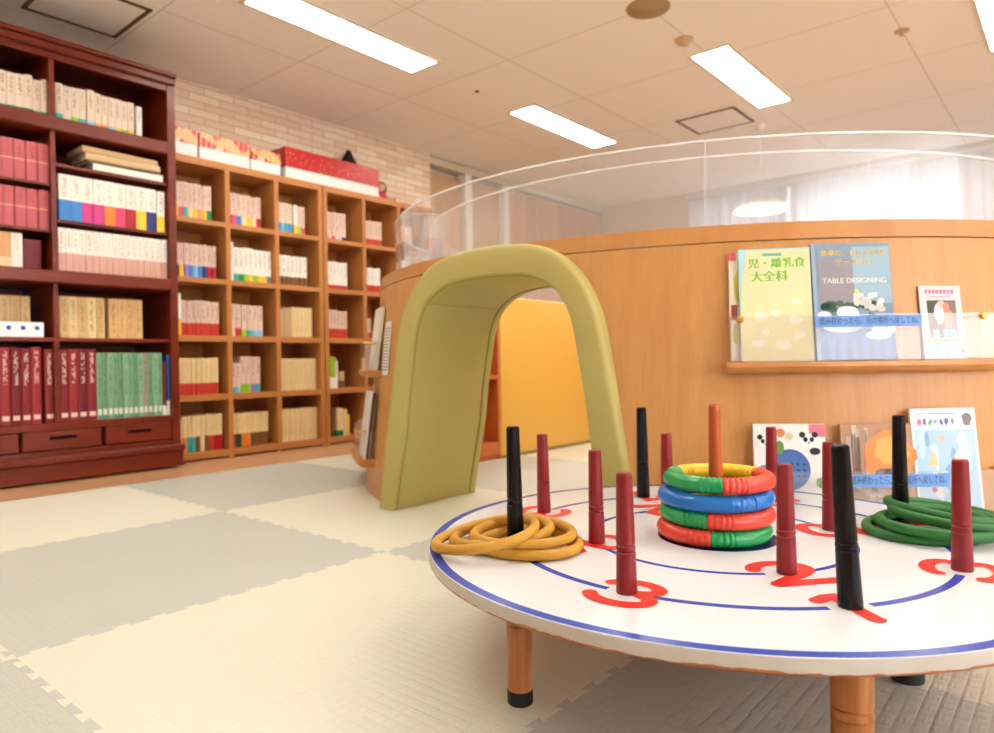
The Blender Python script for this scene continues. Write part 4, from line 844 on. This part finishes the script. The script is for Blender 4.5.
def number(body, ang, r, size):
    st = {'1': [[(-0.30, 0.30), (-0.06, 0.42), (0.02, 0.5), (0.02, 0.2), (0.02, -0.2), (0.02, -0.5)]],
          '2': [[(0.46*math.cos(a)*0.9, 0.20+0.30*math.sin(a)) for a in [PI*0.95-PI*1.15*k/12 for k in range(13)]]+[(0.22, -0.08), (-0.12, -0.28), (-0.40, -0.46)], [(-0.40, -0.46), (0.0, -0.46), (0.50, -0.46)]],
          '3': [[(0.40*math.cos(a), 0.25+0.24*math.sin(a)) for a in [PI*0.92-PI*1.42*k/14 for k in range(15)]]+[(0.40*math.cos(a)*1.15, -0.25+0.27*math.sin(a)) for a in [PI*0.45-PI*1.38*k/14 for k in range(15)]]]}[body]
    b = bmesh.new(); w = size*0.118; n_ = 0
    for line in st:
        P = [Vector((x*size, y*size, 0)) for x, y in line]; n = len(P); Ls, Rs = [], []
        for i, p in enumerate(P):
            d = (P[min(i+1, n-1)]-P[max(i-1, 0)]).normalized(); q = Vector((-d.y, d.x, 0))*w; Ls.append(p+q); Rs.append(p-q)
        d0 = (P[0]-P[1]).normalized(); d1 = (P[-1]-P[-2]).normalized()
        cap = lambda c, d, sgn: [c+(d*math.cos(t_)+Vector((-d.y, d.x, 0))*math.sin(t_)*sgn)*w for t_ in [PI/2-PI*k/8 for k in range(1, 8)]]
        V = lambda v, dz=0.0: b.verts.new((v.x, v.y, 0.0003*n_+dz))
        for i in range(n-1): b.faces.new((V(Ls[i], 2e-5*i), V(Rs[i], 2e-5*i), V(Rs[i+1], 2e-5*i), V(Ls[i+1], 2e-5*i)))
        for c, d in ((P[0], d0), (P[-1], d1)): b.faces.new([V(c+(d*math.cos(2*PI*k/20)+Vector((-d.y, d.x, 0))*math.sin(2*PI*k/20))*w, 0.0001 if c is P[0] else 0.0007) for k in range(20)])
        n_ += 1
    bmesh.ops.recalc_face_normals(b, faces=b.faces)
    x, y = pos(ang, r); return link('number', b, M_number, T0, False, (x, y, TZ+0.0006), (0, 0, rad(ang+90)))
for k in range(8): number('1' if k % 2 else '3', 3.0+45*k+A_OFF, 0.446, 0.113)
for k in range(4): number('2', 48.9+90*k, 0.271, 0.12)
def leg(x, y, fat=1.0):
    b = bmesh.new(); r = 0.021*fat; H_ = TZ-0.0255
    prof = [(0, 0.026), (0.0185*fat, 0.026)]; prof += [(0.0195*fat+(r-0.0195*fat)*k/6, 0.026+k*0.02) for k in range(7)]
    for zc in (0.146, 0.162): prof += [(r, zc-0.004), (r-0.0022, zc-0.002), (r-0.0022, zc), (r, zc+0.002)]
    prof += [(r+0.001, H_), (0, H_)]
    lathe(b, prof, 28); o = link('leg', b, M_leg_wood, T0, True, ((x-TX)/SC, (y-TY)/SC, 0), auto=30)
    b = bmesh.new(); lathe(b, [(q*fat, w_) for q, w_ in ((0, 0.0), (0.019, 0.0), (0.0205, 0.002), (0.0205, 0.0255), (0, 0.0255))], 28); link('rubber_foot', b, M_rubber, o, True, auto=30); return o
leg(0.904, 0.722, 1.16); leg(0.921, 0.219, 1.28); leg(1.390, 0.241, 1.45); leg(1.55, 0.86, 1.2)

# rope rings
def rope_ring(x, y, z, R, r, sx, sy, mt, lab, group, ph=0.0, wob=0.004):
    b = bmesh.new(); pts = []
    for k in range(56):
        a = 2*PI*k/56; rr = R*(1+0.03*math.sin(2*a+ph))+wob*math.sin(3*a+ph); px, py = rr*math.cos(a), rr*math.sin(a); pts.append((px, py, sx*px+sy*py))
    tube(b, pts, r, 14, True); o = link('rope_ring', b, mt, None, True, (x*SC, y*SC, tz(z))); o.scale = (SC, SC, SC); tag(o, lab, 'ring', group)
def m_rope(name, c):
    m = NT(name); n = m.noise(m.coord(), 180, 3); n2 = m.noise(m.coord(), 25, 3)
    m.base(m.mix(n2, tuple(q*0.85 for q in c), tuple(min(1, q*1.1) for q in c)), 0.5, 0.4); m.bump(n, 0.2, 0.002); return m.m
M_yrope = m_rope('ochre_rubber', sr(206, 150, 48)); M_grope = m_rope('green_rubber', sr(40, 112, 48))
G1 = 'ochre rings around the left black peg'; G2 = 'green rings around the right black peg'
rx, ry = 0.645, -0.764
YR = [(1.148, 0.886, 0.1915, 0.00, 0.0, 'ochre ring lying lowest, nearest the front on the white table'), (1.150, 0.903, 0.209, 0.02, 0.0, 'ochre ring reaching farthest right, on top of the lowest one'), (1.137, 0.948, 0.2065, 0.12, 0.4, 'ochre ring tilted in the middle of the pile around the left black peg'), (1.082, 0.945, 0.2125, 0.17, 1.1, 'ochre ring tilted topmost, reaching farthest left over the table rim')]
for x, y, z, s, ph, lab in YR: rope_ring(x, y, z, 0.104, 0.0105, s*rx, s*ry, M_yrope, lab, G1, ph)
GR = [(0.012, 0.0, 0.1915, 0.0, 'green ring lying lowest around the right black peg'), (0.055, 0.02, 0.203, 0.04, 'green ring second from the bottom of the green pile'), (0.03, -0.03, 0.207, -0.05, 'green ring in the middle of the green pile'), (0.075, -0.01, 0.218, -0.10, 'green ring second from the top of the green pile'), (0.088, 0.03, 0.223, -0.13, 'green ring topmost of the pile, sloping down to the right')]
for d, e, z, s, lab in GR:
    d -= 0.008; e -= 0.055
    rope_ring(1.797+rx*d+0.764*e-0.01, 0.316+ry*d+0.645*e, z-0.001, 0.107, 0.0105, s*rx, s*ry, M_grope, lab, G2, d*40)

# plastic rings on the middle peg
PC = dict(red=flat('plastic_red', sr(232, 70, 48), 0.25, 0.5), green=flat('plastic_green', sr(24, 160, 84), 0.25, 0.5), yellow=flat('plastic_yellow', sr(246, 196, 24), 0.25, 0.5), blue=flat('plastic_blue', sr(20, 116, 200), 0.25, 0.5))
def plastic_ring(dx, dy, z, R, rot, cols, lab, tilt):
    t = empty('plastic_ring', (TX+dx*SC, TY+dy*SC, tz(z))); t.scale = (SC, SC, SC); tag(t, lab, 'ring', 'plastic rings on the middle peg'); t.rotation_euler = tilt; n = len(cols); r0 = 0.0178
    for k, c in enumerate(cols):
        b = bmesh.new(); pts = []; rs = []; span = 2*PI/n; m_ = 130
        for i in range(m_+1):
            a = rot+span*k+span*i/m_; pts.append((R*math.cos(a), R*math.sin(a), 0)); e = min(i, m_-i)*span/m_*R; L = 0.042
            rs.append(r0*(0.88+0.13*abs(math.sin(e/L*PI*4))) if e < L else r0)
        tube(b, pts, rs, 18, False, True); link('segment', b, PC[c], t, True)['label'] = c+' segment'
V0 = rad(202)                                           # towards the camera
plastic_ring(-0.003, 0.006, 0.18+0.0182, 0.104, V0-rad(2), ['green', 'yellow', 'red'], 'red and green plastic ring at the bottom of the stack', (0, 0, 0))
plastic_ring(0.003, 0.002, 0.18+0.0540, 0.104, V0-rad(8), ['red', 'yellow', 'green'], 'green and red plastic ring second from the bottom of the stack', (rad(0.5), 0, 0))
plastic_ring(0.002, 0.004, 0.18+0.0900, 0.105, V0+rad(42), ['blue', 'blue'], 'all blue plastic ring third from the bottom of the stack', (0, rad(-0.5), 0))
plastic_ring(0.006, -0.002, 0.18+0.1262, 0.100, V0+rad(5), ['red', 'yellow', 'green'], 'green, yellow and red plastic ring topmost of the stack', (0, 0, 0))
